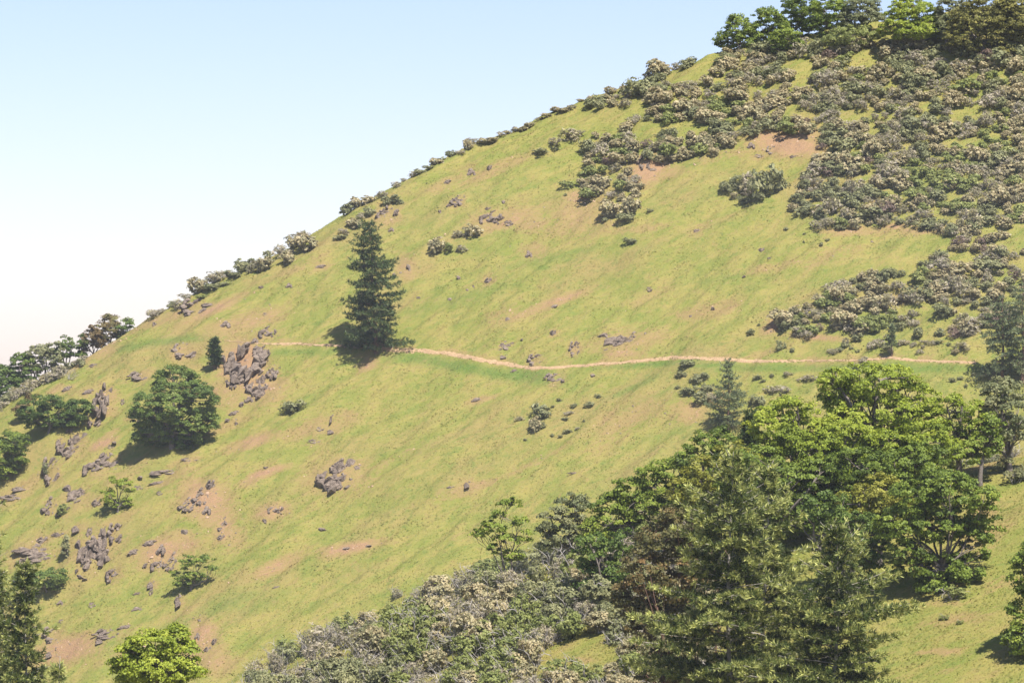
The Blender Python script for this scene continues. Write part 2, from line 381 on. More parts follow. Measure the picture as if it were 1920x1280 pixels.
# (u, v of the middle, width, height, label or None)
ROCKS = [(430, 690, 34, 40, 'dark upright outcrop beside the foot of the small young pine'), (462, 678, 60, 70, 'largest jagged outcrop in the orange scree right of the young pine'), (492, 665, 22, 30, None), (490, 722, 44, 42, 'broken outcrop at the lower right end of the orange scree'), (510, 697, 24, 22, None), (435, 712, 18, 26, None), (455, 715, 24, 18, None),
         (470, 748, 24, 14, None), (438, 775, 20, 14, None), (427, 787, 14, 9, None), (443, 793, 10, 8, None), (452, 757, 14, 9, None), (632, 890, 58, 52, 'broad grey outcrop with vertical ribs in the middle of the lower slope'), (672, 875, 22, 12, None), (658, 897, 8, 6, None), (585, 828, 34, 12, 'low grey ledge with a pale stone at its right end'), (597, 805, 20, 12, None), (622, 808, 24, 12, None), (622, 785, 8, 22, 'thin dark upright rock standing on the lower slope'),
         (877, 908, 20, 16, None), (898, 748, 30, 9, None), (1040, 709, 32, 18, 'dark double boulder just under the dip of the trail'), (1055, 713, 12, 10, None), (967, 694, 20, 8, None), (1110, 703, 14, 7, None), (1003, 675, 28, 20, 'black and grey boulder on the uphill edge of the trail dip'), (1077, 656, 20, 28, 'single upright lichen speckled boulder above the trail'), (1150, 640, 66, 30, 'wide row of dark joined boulders above the trail'), (1185, 634, 30, 22, None), (940, 648, 34, 15, None), (945, 668, 24, 9, None),
         (1037, 622, 18, 14, None), (979, 636, 8, 6, None), (915, 525, 20, 18, 'dark two toned boulder alone on the mid slope'), (860, 520, 9, 12, None), (888, 536, 8, 6, None), (876, 543, 8, 6, None), (843, 560, 12, 6, None), (1040, 573, 14, 8, None), (952, 597, 14, 8, None), (993, 476, 18, 18, None), (918, 410, 38, 28, 'large grey outcrop just above the upper domed cream shrub'), (950, 420, 24, 16, None), (855, 376, 26, 18, None), (842, 385, 14, 12, 'small black boulder on the bare upper slope'), (915, 390, 16, 9, None), (885, 322, 22, 20, None), (918, 313, 14, 14, None), (838, 342, 16, 16, None), (943, 378, 10, 8, None), (825, 396, 9, 8, None),
         (718, 400, 26, 26, 'dark rock wall under the bush by the pine top'), (742, 400, 14, 24, None), (735, 430, 16, 12, None), (1215, 543, 16, 13, 'lone pale topped boulder in open grass of the mid slope'), (1305, 435, 20, 14, 'mossy grey rock alone in open grass on the upper slope'), (1428, 467, 17, 11, 'lone flat grey boulder under the brush on the right'), (1395, 518, 9, 7, None), (1443, 483, 9, 5, None), (1337, 578, 8, 10, None), (1410, 272, 20, 16, None), (1450, 283, 26, 18, 'grey boulders in the middle of the orange soil patch'), (1420, 293, 26, 10, None), (1487, 293, 20, 9, None), (1468, 262, 14, 10, None), (1205, 305, 22, 28, 'dark outcrop at the left edge of the small bare orange patch'), (1225, 317, 22, 8, None),
         (363, 577, 44, 26, 'dark rock rib on the slope just under the crest shrubs'), (290, 607, 14, 8, None), (500, 625, 30, 24, 'broken outcrop touching the upper side of the trail'), (480, 638, 20, 14, None), (495, 590, 14, 10, None), (425, 607, 24, 16, None), (543, 534, 16, 12, None), (490, 537, 12, 6, None), (600, 500, 24, 12, None), (345, 658, 40, 22, 'spiky cluster of rocks in a brown patch below the left trail'), (395, 570, 40, 8, None), (175, 685, 22, 12, None), (265, 706, 36, 16, None), (188, 750, 28, 46, 'tall grey slab right of the low spreading oak'), (165, 735, 22, 14, None), (125, 730, 20, 16, None), (228, 755, 10, 14, None), (175, 785, 26, 24, None),
         (138, 835, 40, 36, 'leaning ribbed slab above the small leaning oak'), (112, 828, 16, 16, None), (130, 808, 16, 14, None), (95, 885, 28, 40, 'dark split boulder with a shrub against its left side'), (180, 878, 42, 30, 'knobbly outcrop with a round grey boulder at its left end'), (205, 865, 34, 26, None), (140, 930, 46, 34, 'heaped outcrop of angular blocks left of the small leaning oak'), (92, 948, 26, 26, None), (115, 958, 18, 22, None), (182, 940, 22, 16, None), (325, 885, 70, 12, 'long narrow rock rib running down the slope under the broad oak'), (300, 905, 44, 10, None), (350, 862, 40, 9, None), (255, 915, 22, 10, None), (260, 790, 16, 9, None), (205, 838, 14, 10, None), (215, 830, 14, 8, None),
         (25, 930, 50, 10, None), (40, 915, 40, 10, None), (70, 1035, 60, 22, None), (50, 1050, 36, 14, None), (80, 1010, 26, 16, None), (110, 1000, 30, 10, None), (155, 1040, 34, 44, 'dark craggy outcrop with a deep cleft on the lower left slope'), (190, 1025, 34, 46, 'taller twin of the cleft crag on the lower left slope'), (215, 1000, 24, 28, None), (165, 1000, 14, 22, None), (145, 990, 24, 16, None), (215, 1075, 28, 22, None), (205, 1088, 14, 9, None), (165, 1015, 12, 9, None), (250, 1035, 22, 16, None), (280, 1018, 26, 16, None), (305, 1028, 20, 22, None), (300, 1060, 30, 22, 'grey block pile touching the flat topped little oak'), (320, 1052, 22, 26, None), (272, 1060, 10, 14, None), (375, 930, 28, 24, 'tilted slab in the soil right of the small leaning oak'), (350, 945, 28, 20, None), (390, 955, 20, 18, None), (395, 905, 20, 22, None), (420, 985, 22, 24, None), (415, 1005, 18, 12, None), (345, 995, 12, 10, None), (262, 895, 12, 8, None), (297, 925, 14, 10, None),
         (205, 1190, 44, 18, 'long dark ledge on the lower slope above the bright leafy tree'), (235, 1175, 30, 12, None), (190, 1200, 24, 12, None), (260, 1140, 24, 9, None), (170, 1135, 16, 14, None), (115, 1128, 16, 10, None), (100, 1190, 34, 22, None), (115, 1165, 20, 10, None), (258, 1112, 18, 8, None), (285, 1095, 20, 14, None), (282, 1110, 10, 18, None), (335, 1125, 18, 24, None), (95, 1225, 20, 14, None), (150, 1080, 14, 8, None), (160, 1085, 12, 6, None), (515, 955, 26, 18, 'small pale grey outcrop below the ribbed grey outcrop'), (497, 975, 14, 8, None), (605, 990, 18, 6, None), (845, 912, 20, 7, None), (1080, 885, 44, 4, 'thin grey rock streak in open grass on the lower slope'), (650, 1026, 18, 5, None), (690, 1022, 12, 5, None), (520, 1100, 22, 8, None), (500, 875, 12, 4, None), (765, 500, 8, 14, None), (738, 515, 9, 10, None), (785, 557, 8, 6, None), (402, 1200, 12, 14, None), (390, 1215, 18, 14, None), (372, 1190, 12, 14, None)]
TR1 = [(1830, 680), (1810, 679), (1760, 678), (1700, 674), (1665, 670), (1640, 674), (1560, 676), (1480, 677), (1400, 676), (1330, 672), (1270, 669), (1220, 674), (1150, 681), (1080, 686), (1030, 690), (1000, 690), (960, 684),
       (900, 674), (850, 664), (800, 658), (740, 655), (715, 653), (690, 651), (620, 648), (560, 645), (500, 644), (460, 642), (420, 639)]
TR2 = [(238, 634), (215, 642), (190, 649), (168, 662), (150, 674)]
for (u, v, w, h, lab) in ROCKS:
    if w * h > 250: SOILP.append((u + 2, v + 1, w * .72, h * .70, 10, .42))
_p = np.array(TR1, float)[::-1]
for u in np.arange(430, 1830, 26.):
    SOILP.append((u, float(np.interp(u, _p[:, 0], _p[:, 1])) - 3, 16, 7, 0, random.uniform(.12, .5)))

def build_ground():
    ys = np.concatenate([np.arange(-150, 150, 10.), np.arange(150, 205, 2.5), np.arange(205, 276, .36), np.arange(276, 404, 3.2), np.arange(404, 642, .31), np.arange(642, 760, 6), np.arange(760, 1420, 22.)])
    fine = np.arange(-.160, .1601, .00047)
    k = 34; gs = .160 + np.cumsum(np.geomspace(.0006, .16, k)); 
    ts = np.concatenate([-gs[::-1], fine, gs])
    T, Y = np.meshgrid(ts, ys)
    W = 150 + .75 * np.maximum(Y, -60)
    X = T * W
    Z = H(X, Y)
    nr, nc = X.shape
    V = np.stack([X, Y, Z], -1).reshape(-1, 3)
    i = np.arange(nr - 1)[:, None] * nc + np.arange(nc - 1)[None, :]
    Fc = np.stack([i, i + 1, i + nc + 1, i + nc], -1).reshape(-1, 4)
    s, l = masks(X.ravel(), Y.ravel(), Z.ravel())
    me = mesh('ground', V, Fc, M['ground'], None, {'soil': s, 'lush': l}, True)
    o = link('ground', me); o['kind'] = 'structure'
    return o

def masks(x, y, z):
    yy = np.maximum(y, 60); u, v = proj(x, yy, z)
    main = y > 340
    s = np.zeros_like(x); l = np.zeros_like(x)
    ok = main & (u > -150) & (u < 2050)
    uu, vv = u[ok], v[ok]
    a = np.zeros_like(uu); b = np.zeros_like(uu)
    for (cu, cv, ru, rv, an, st) in SOILP: a = np.maximum(a, ell(uu, vv, cu, cv, ru * 1.1, rv * 1.1, an) * st)
    for (cu, cv, ru, rv, an, st) in LUSHP: b = np.maximum(b, ell(uu, vv, cu, cv, ru, rv, an) * st)
    s[ok] = a; l[ok] = b
    ok = (~main) & (y > 190) & (u > -150) & (u < 2050)
    uu, vv = u[ok], v[ok]; a = np.zeros_like(uu)
    for (cu, cv, ru, rv, an, st) in SOILN: a = np.maximum(a, ell(uu, vv, cu, cv, ru, rv, an) * st)
    s[ok] = a
    # dry outside the picture: gentle random soil
    far = (u < -150) | (u > 2050)
    s[far] = np.clip(fbm(x[far] / 25, y[far] / 25, 77, 2) * 1.6 - .9, 0, .7)
    return s, l
build_ground()

# ------------------------------------------------------------------ trail
def strip(pts, wid, lift=.05):
    p = np.array(pts, float)[::-1]
    d = np.concatenate([[0], np.cumsum(np.hypot(*np.diff(p, axis=0).T))]); n = int(d[-1] / 2.2)
    s = np.linspace(0, d[-1], n); u = np.interp(s, d, p[:, 0]); v = np.interp(s, d, p[:, 1])
    w = .88 * np.interp(u, wid[0], wid[1]) * (.68 + .7 * fbm(u / 16, u * 0, 91, 2))
    v = v + 2.2 * (fbm(u / 22, u * 0 + 3, 92, 2) - .5)
    R = 6; rows = []
    for k in range(R):
        q = k / (R - 1)
        e = (fbm(u / 4.0, u * 0 + k * 9.7, 93, 2) - .5) * (2.4 if k in (0, R - 1) else .3)
        P = at(u, v + (q - .5) * w + e)
        bad = np.isnan(P[:, 1])
        if bad.any():
            for c in range(3): P[bad, c] = np.interp(u[bad], u[~bad], P[~bad, c])
        P = P + np.array([0, -.53, .85]) * lift
        if k in (0, R - 1): P = P - np.array([0, -.53, .85]) * lift * 1.6
        rows.append(P)
    V = np.stack(rows, 1).reshape(-1, 3)
    i = np.arange(n - 1)[:, None] * R + np.arange(R - 1)[None, :]
    Q = np.stack([i, i + R, i + R + 1, i + 1], -1)
    # grass creeps in: drop ragged bits, more so towards the faint stretches
    thin = np.interp(u[:-1], [420, 500, 650, 1050, 1150, 1420, 1500, 1620, 1660, 1830], [.52, .40, .30, .12, .22, .2, .42, .40, .24, .30])[:, None]
    nz = fbm(u[:-1][:, None] / 5.0 + 0 * i, np.arange(R - 1)[None, :] * 1.1 + 0 * i, 97, 2)
    edge = np.array([.14, -.02, -.06, -.02, .14])[None, :]
    return V, Q[nz > thin + edge].reshape(-1, 4)
g = Geo()
WID = ([150, 240, 420, 500, 620, 760, 960, 1040, 1150, 1300, 1420, 1560, 1660, 1830], [7, 5, 2.5, 4.5, 6.5, 11, 10, 6.5, 6.5, 9, 8, 4, 6.5, 6])
for t_ in (TR1, TR2):
    V, Fc = strip(t_, WID); g.add(V, Fc)
o = link('trail', g.mesh('trail', M['trail'], True)); o['kind'] = 'structure'

# ------------------------------------------------------------------ labels relative to landmarks
LMK = [(690, 540, 'the tall lone pine'), (325, 765, 'the broad green oak'), (402, 665, 'the small young pine'), (850, 455, 'the two domed cream shrubs'), (1415, 345, 'the big dark shrub clump'),
       (1165, 392, 'the round cream thicket'), (1475, 270, 'the orange soil patch'), (1155, 642, 'the wide boulder row'), (1505, 595, 'the brush mound'), (1850, 70, 'the olive yellow ridge tree'),
       (1715, 60, 'the bright ridge oak'), (630, 890, 'the ribbed grey outcrop'), (218, 930, 'the small leaning oak'), (358, 1080, 'the flat topped little oak'), (100, 780, 'the low spreading oak'), (1362, 740, 'the thin grey pine'),
       (1007, 790, 'the two stacked shrubs'), (550, 765, 'the lone dark shrub'), (1890, 620, 'the twin pines'), (1480, 70, 'the dark ridge oak'), (1215, 318, 'the small orange patch'), (1045, 268, 'the long upper shrub'),
       (20, 860, 'the left edge oak'), (1285, 705, 'the trail bend bushes'), (1700, 450, 'the grass bay'), (550, 465, 'the largest crest thicket'), (1640, 1000, 'the oak grove'), (1080, 1225, 'the grassy clearing'), (700, 1150, 'the dense spur bush'),
       (290, 1230, 'the bright leafy tree'), (200, 610, 'the russet ridge trees'), (1240, 1080, 'the russet madrone'), (950, 985, 'the sparse young oak'), (1900, 890, 'the meadow bush')]
def where(u, v, skip=None):
    best = min((l for l in LMK if l[2] != skip), key=lambda l: math.hypot(u - l[0], (v - l[1]) * 1.2))
    du, dv = u - best[0], v - best[1]; d = math.hypot(du, dv)
    if d < 28: return 'right beside ' + best[2]
    hor = 'right' if du > 0 else 'left'; ver = 'below' if dv > 0 else 'above'
    far = '' if d < 75 else ('some way ' if d < 150 else 'well ')
    if abs(du) > 2.2 * abs(dv): return f'{far}{hor} of {best[2]}'
    if abs(dv) > 2.2 * abs(du): return f'{far}{ver} {best[2]}'
    return f'{far}{ver} {hor} of {best[2]}'

# ------------------------------------------------------------------ rocks
def rock_variant(seed, n):
    """n == 1: a boulder one unit across. n > 1: an outcrop of broken ledges, one unit wide and one unit up the slope
    (y is the run and z the rise of the slope, both scaled when placed)."""
    rng = np.random.default_rng(seed)
    bm = bmesh.new()
    k = 0; tries = 0
    while k < n and tries < n * 60:
        tries += 1
        if n > 1:
            a, t = rng.uniform(-.5, .5), rng.uniform(-.5, .5)
            if a * a + t * t > .25 * rng.uniform(.5, 1.1): continue
            if vnoise(np.array([a * 3.1 + seed]), np.array([t * 3.1 + a * 1.5]), seed)[0] < .40: continue
            if n < 20: a *= .62; t *= .62
            r = rng.uniform(.06, .17) * (1.6 if n < 20 else 1)
            ext = np.array([r, r * rng.uniform(.8, 1.4), r * rng.uniform(.7, 2.0)]); cen = np.array([a, t, t - .03 + ext[2] * .05])
        else:
            ext = np.array([.5, .45, .5]); cen = np.array([0, 0, .12])
        pts = rnd_dir(16, rng) * ext * rng.uniform(.7, 1.08, (16, 1))
        pts[:, 0] += pts[:, 2] * rng.uniform(.0, .5)
        b2 = bmesh.new()
        for p in pts: b2.verts.new(p)
        res = bmesh.ops.convex_hull(b2, input=b2.verts)
        bmesh.ops.delete(b2, geom=list({e for e in res['geom_interior'] + res['geom_unused'] if isinstance(e, bmesh.types.BMVert)}), context='VERTS')
        if n < 20: bmesh.ops.subdivide_edges(b2, edges=b2.edges, cuts=1, use_grid_fill=True)
        q_ = ext.min()
        for vv in b2.verts:
            vv.co += Vector(rng.normal(size=3) * q_ * .07) + Vector(cen)
        me = bpy.data.meshes.new('t'); b2.to_mesh(me); b2.free(); bm.from_mesh(me); bpy.data.meshes.remove(me)
        k += 1
    me = bpy.data.meshes.new('rock_outcrop'); bmesh.ops.triangulate(bm, faces=bm.faces); bm.to_mesh(me); bm.free()
    me.materials.append(M['rock'])
    return me
RV = {1: [rock_variant(100 + i, 1) for i in range(4)], 5: [rock_variant(200 + i, 9) for i in range(5)], 12: [rock_variant(300 + i, 26) for i in range(5)], 20: [rock_variant(400 + i, 60) for i in range(4)]}
def rough_rock(me): pass
# (u, v of the middle, width, height, label or None)
pts = at([r[0] for r in ROCKS], [r[1] + (r[3] * .3 if r[2] * r[3] < 130 else 0) for r in ROCKS])
for (u, v, w, h, lab), p in zip(ROCKS, pts):
    if np.isnan(p[1]): p = at1(u, v)
    s = p[1] / F; ar = w * h
    key = 1 if ar < 130 else 5 if ar < 450 else 12 if ar < 1300 else 20
    me = random.choice(RV[key])
    kk = 1.4 if u < 460 else 1.22
    W_, H_ = w * s * kk, h * s * kk
    o = link('rock_outcrop' if ar > 300 else 'boulder', me, None, Vector(p) + Vector((0, .05, -.04)), random.uniform(0, 6.28) if key == 1 else random.uniform(-.12, .12), (W_, max(W_ * .8, H_ * .8) if key == 1 else H_ * 1.45, H_ * (1.05 if key == 1 else .92)))
    size = 'tiny' if ar < 90 else 'small' if ar < 260 else 'medium' if ar < 600 else 'large'
    tag(o, lab or f'{size} grey {"rock" if ar < 300 else "outcrop"} {where(u, v)}', 'rock', 'grey rocks on the grassy slope')

# loose stones: uncountable scatter in the bare patches
rng = np.random.default_rng(5)
g = Geo()
cu, cv = [], []
for (a, b, ru, rv, an, st) in SOILP:
    n = int(ru * rv * st / 75)
    p = rng.normal(size=(n, 2)) * np.array([ru, rv]) * .55
    c, s_ = math.cos(rad(an)), math.sin(rad(an))
    cu += list(a + p[:, 0] * c - p[:, 1] * s_); cv += list(b - (p[:, 0] * s_ + p[:, 1] * c))
P = at(cu, cv); P = P[~np.isnan(P[:, 1])]
box = np.array([(-1, -1, -.6), (1, -1, -.6), (1, 1, -.6), (-1, 1, -.6), (-.6, -.7, .6), (.7, -.6, .6), (.6, .7, .5), (-.7, .6, .7)])
bf = np.array([(0, 1, 5, 4), (1, 2, 6, 5), (2, 3, 7, 6), (3, 0, 4, 7), (4, 5, 6, 7)])
sz = rng.uniform(.04, .13, len(P)) * np.where(rng.random(len(P)) < .12, 1.7, 1)
V = P[:, None, :] + (box[None] + rng.normal(size=(len(P), 8, 3)) * .25) * sz[:, None, None]
Fc = (np.arange(len(P))[:, None, None] * 8 + bf[None]).reshape(-1, 4)
g.add(V.reshape(-1, 3), Fc, .5)
g.m = [np.repeat((rng.random(len(P)) < .45).astype(int), 5)]
o = link('loose_stones', g.mesh('loose_stones', [M['stone'], M['rock']])); o['kind'] = 'stuff'; tag(o, 'loose tan and grey stones scattered over the bare patches of the slope', 'stones')

# ------------------------------------------------------------------ grass tufts
def tufts(n, box, size, seed, keep):
    rng = np.random.default_rng(seed)
    y = rng.uniform(box[0], box[1], n); u = rng.uniform(-60, 1980, n); x = (u - 960) / F * y
    x, y = x[keep(x, y)], y[keep(x, y)]
    z = H(x, y); so, lu = masks(x, y, z)
    ok = so < .35 + .3 * rng.random(len(x)); x, y, z, so, lu = x[ok], y[ok], z[ok], so[ok], lu[ok]
    n = len(x); hgt = size * rng.uniform(.5, 1.5, n) * (.6 + .9 * fbm(x / 3, y / 3, 61, 2))
    C = np.stack([x, y, z], 1)
    N = unit(np.array([-.1, -.5, .86]) + rnd_dir(n, rng) * .42)
    D = unit(np.cross(N, rnd_dir(n, rng)) + np.array([0, -.1, .35]))
    C = C + np.array([0, -.4, .9]) * hgt[:, None] * .22
    V, Fc = blades(C, D, N, hgt, hgt * rng.uniform(.35, .9, n))
    r4 = lambda a: np.repeat(a, 4)
    return V, Fc, {'soil': r4(so), 'lush': r4(lu), 'tint': r4(np.clip(rng.random(n) ** 2, 0, 1))}
A = tufts(190000, (415, 600), .17, 1, lambda x, y: y < ycf(960 + F * x / y) + 4)
o = link('grass', mesh('grass', A[0], A[1], M['tuft'], None, A[2])); o['kind'] = 'stuff'; tag(o, 'short green and straw coloured spring grass covering the big slope', 'grass')
A = tufts(80000, (206, 268), .13, 2, lambda x, y: np.ones_like(x, bool))
o = link('grass', mesh('grass', A[0], A[1], M['tuft'], None, A[2])); o['kind'] = 'stuff'; tag(o, 'short bright grass on the near spur in front', 'grass')

# ------------------------------------------------------------------ leafy crowns
def crown(g, lobes, leaf, rng, sub_r=.55, cover=1.2, dens=1.0, m=0, aspect=.8, flat=.85, under=.3, tb=0.0, up=.25):
    """lobes: (centre, radii) in metres; fills their shells with clumps of leaves. Returns the clump centres."""
    cs, outs, ts = [], [], []
    L = [(np.asarray(c, float), np.asarray(r, float)) for c, r in lobes]
    for i, (c, r) in enumerate(L):
        area = 4 * math.pi * (r[0] * r[1] + r[0] * r[2] + r[1] * r[2]) / 3
        n = max(5, int(area / (math.pi * sub_r ** 2) * cover))
        d = rnd_dir(n, rng)
        d = d[~((d[:, 2] < -.35) & (rng.random(n) < under))]
        k = rng.uniform(.42, 1.03, len(d)) ** .6
        p = c + d * r * k[:, None]
        keep = np.ones(len(p), bool)
        for j, (c2, r2) in enumerate(L):
            if j != i: keep &= ~((((p - c2) / r2) ** 2).sum(1) < .42)
        lt = rng.normal() * .10
        cs.append(p[keep]); outs.append(d[keep]); ts.append(np.full(keep.sum(), lt))
    cs = np.concatenate(cs); outs = np.concatenate(outs); ts = np.concatenate(ts) + rng.normal(size=len(cs)) * .13 + .5 + tb
    n = len(cs)
    per = max(6, int(10.0 * dens * (sub_r / leaf) ** 2))
    rs = sub_r * rng.uniform(.55, 1.3, n)
    R = lambda a: np.repeat(a, per, 0)
    d = rnd_dir(n * per, rng); d[:, 2] = np.abs(d[:, 2]) * 1.0 - .25
    off = d * (R(rs) * rng.random(n * per) ** .45)[:, None] * np.array([1, 1, flat])
    N = unit(d * .6 + R(outs) * .55 + np.array([0, 0, up]) + rnd_dir(n * per, rng) * .7)
    leaves(g, R(cs) + off, N, leaf, np.clip(R(ts) + rng.normal(size=n * per) * .12, 0.02, .98), rng, aspect, m)
    return cs

def lobes_px(lobes, ub, zb, y, rng):
    """photo-measured lobes (u, v, ru, rv) -> metres about the tree base at depth y"""
    s = y / F; out = []
    for (u, v, ru, rv) in lobes:
        r = (ru + rv) / 2 * s
        out.append((np.array([(u - ub) * s, rng.uniform(-.5, .5) * r * .8, (HOR - v) * s - zb]), np.array([ru * s, r * rng.uniform(.85, 1.1), rv * s])))
    return out

def oak(name, lobes, base, mat, label, cat='tree', leaf=.22, seed=0, group=None, sub_r=.55, cover=1.25, bark='bark_oak', trunk_r=None, extra=None, forks=None, dens=1.0, under=.3, crowns=None, bare=0, skirt=0):
    rng = np.random.default_rng(1000 + seed)
    base = np.asarray(base, float)
    ub, vb = 960 + F * base[0] / base[1], HOR - F * base[2] / base[1]
    lobes = list(lobes)
    if skirt:
        u0 = min(l[0] - l[2] * .5 for l in lobes); u1 = max(l[0] + l[2] * .5 for l in lobes); v0 = max(l[1] for l in lobes)
        for k in range(skirt):
            r = (u1 - u0) * rng.uniform(.16, .24)
            lobes.append((u0 + (u1 - u0) * (k + .5) / skirt, v0 + (min(vb, v0 + 150) - v0) * rng.uniform(.15, .85), r, r * .75))
    L = lobes_px(lobes, ub, base[2], base[1], rng)
    root = empty(name, base)
    g = Geo(); cs = crown(g, L, leaf, rng, sub_r, cover, dens, under=under)
    top = max(c[2] + r[2] for c, r in L); low = min(c[2] - r[2] for c, r in L)
    tr = trunk_r or max(.12, top * .032)
    b = Geo()
    fz = max(low + .1 * (top - low), .16 * top); cen = np.mean([c for c, r in L], 0)
    fork = np.array([cen[0] * .3, cen[1] * .3, fz])
    p = curve((0, 0, -.5), fork, rng, .05, 7); tube(b, p, np.linspace(tr * 1.35, tr * .85, 7), k=8)
    if forks:
        for k in range(forks):
            c, r = L[(k * 2 + 1) % len(L)]
            p = curve((rng.uniform(-.9, .9), rng.uniform(-.6, .6), -.5), c * np.array([.7, .7, .8]), rng, .09, 9); tube(b, p, np.linspace(tr * 1.0, tr * .4, 9), k=7)
    for c, r in L:
        q = curve(fork, c + np.array([0, 0, r[2] * .2]), rng, .12, 8); tube(b, q, np.linspace(tr * .62, tr * .12, 8), k=6)
        near = cs[(((cs - c) / r) ** 2).sum(1) < 1.4]
        for t_ in near[rng.permutation(len(near))[:7]]:
            k = rng.integers(3, 7); q2 = curve(q[k], t_, rng, .12, 5); tube(b, q2, np.linspace(tr * .22, .018, 5), k=4)
    for _ in range(bare):
        c, r = L[rng.integers(len(L))]; d = unit(rng.normal(size=3) * np.array([1, .6, .6]) + np.array([0, -.6, .3]))
        tube(b, curve(c, c + d * r * 1.15, rng, .15, 6), np.linspace(.05, .012, 6), k=4)
    link('trunk', b.mesh('trunk', M[bark], True), root)
    link('crown', g.mesh('crown', M[mat]), root)
    tag(root, label, cat, group)
    return root

# ---- oaks and small trees of the big slope
leafF = .24
def hill_oak(base_px, lobes, mat, label, seed, **k):
    return oak(k.pop('name', 'oak_tree'), lobes, at1(*base_px), mat, label, leaf=k.pop('leaf', leafF), seed=seed, cover=k.pop('cover', 1.6), sub_r=k.pop('sub_r', .75), **k)
hill_oak((324, 838), [(330, 728, 52, 36), (283, 768, 40, 34), (372, 745, 36, 34), (300, 808, 42, 26), (352, 795, 40, 28), (262, 782, 22, 24), (386, 772, 20, 24), (325, 700, 28, 15), (268, 815, 22, 16), (360, 820, 24, 14), (320, 765, 50, 36), (350, 703, 14, 12), (290, 825, 26, 14), (345, 832, 24, 12), (395, 790, 16, 18)], 'oak_far', 'broad green oak with a dense rounded crown on the left slope', 1)
hill_oak((92, 812), [(60, 768, 32, 22), (105, 772, 38, 26), (148, 768, 28, 20), (88, 752, 28, 13), (125, 790, 36, 16), (70, 792, 28, 14)], 'oak_far', 'low spreading oak with a flat crown beside the tall grey slab', 2)
hill_oak((52, 790), [(42, 768, 14, 17), (60, 745, 12, 10)], 'russet', 'russet leaved little tree at the left end of the low spreading oak', 3, name='small_tree')
hill_oak((8, 895), [(22, 830, 34, 24), (-5, 855, 32, 34), (30, 855, 22, 24), (5, 880, 26, 18)], 'oak', 'dark green oak cut by the left edge of the picture', 4)
hill_oak((222, 958), [(206, 928, 18, 14), (236, 908, 17, 10), (214, 946, 24, 9), (220, 900, 13, 9), (238, 942, 12, 10), (246, 918, 10, 8)], 'oak_bright', 'small leaning oak with bare limbs among grey outcrops', 5, leaf=.24, sub_r=.5, cover=1.0)
hill_oak((359, 1106), [(362, 1050, 30, 11), (388, 1046, 18, 7), (338, 1074, 20, 10), (366, 1080, 26, 9), (345, 1092, 26, 9), (395, 1065, 14, 5)], 'oak', 'flat topped little oak with layered branches on the lower slope', 6, leaf=.22, sub_r=.45, cover=1.0)
hill_oak((88, 1108), [(70, 1083, 46, 13), (105, 1078, 20, 18), (40, 1090, 24, 8), (90, 1095, 30, 10)], 'oak_far', 'wide low green tree behind the left fir branches', 7)
hill_oak((127, 1043), [(125, 1028, 9, 16), (126, 1010, 5, 10)], 'sh_dark', 'narrow dark evergreen bush against the cleft crag', 8, name='evergreen_bush', cat='bush', leaf=.2, sub_r=.35)
hill_oak((115, 967), [(117, 955, 9, 12)], 'sh_green', 'small green bush growing out of a rock left of the leaning oak', 9, name='evergreen_bush', cat='bush', leaf=.2, sub_r=.35)
hill_oak((85, 893), [(86, 876, 4, 12)], 'sh_dark', 'narrow dark bush pressed to the split boulder', 10, name='evergreen_bush', cat='bush', leaf=.2, sub_r=.3)

def beyond(u, d):
    y = float(ycf(u)) + d
    return onground(u, y)
# trees behind the left crest
RL = [(4, 9, [(6, 705, 26, 22), (-12, 715, 24, 22), (15, 725, 24, 18)], 'oak_far', 'dark green ridge tree cut by the left edge'), (38, 9, [(40, 682, 22, 18), (28, 700, 20, 16), (52, 700, 18, 16)], 'oak_far', 'second ridge tree from the left edge, rounded and dark'),
      (74, 9, [(75, 663, 20, 16), (62, 680, 18, 16), (86, 678, 18, 16)], 'grey_olive', 'pale thin leaved ridge tree between two darker ones'), (96, 8, [(98, 655, 15, 14), (105, 670, 15, 12)], 'grey_olive', 'small pale ridge tree next to the rounded dark end tree'), (124, 8, [(124, 643, 12, 13), (118, 656, 14, 12), (130, 655, 8, 10)], 'oak_far', 'rounded dark tree ending the left ridge row by a sky gap'),
      (208, 6, [(206, 606, 15, 16), (196, 622, 18, 16), (215, 618, 18, 14)], 'russet', 'russet brown tree on the ridge above the trail end'), (236, 4, [(234, 606, 14, 9), (226, 616, 12, 10)], 'oak_far', 'low green tree right of the russet tree on the ridge'), (178, 6, [(176, 625, 14, 14), (164, 634, 16, 12), (186, 636, 12, 12)], 'russet', 'reddish bushy tree left of the tall russet tree on the ridge'), (154, 6, [(153, 638, 9, 9), (150, 648, 9, 8)], 'oak_far', 'smallest green tree right of the ridge sky gap')]
for i, (u, d, lb, mt, lab) in enumerate(RL):
    lb = [(a, b + 2, c * 1.25, e * 1.2) for a, b, c, e in lb]
    oak('ridge_tree', lb, beyond(u, d + 1.5), mt, lab, leaf=.26, seed=20 + i, sub_r=.6, cover=1.3, skirt=4, group='trees along the left ridge')
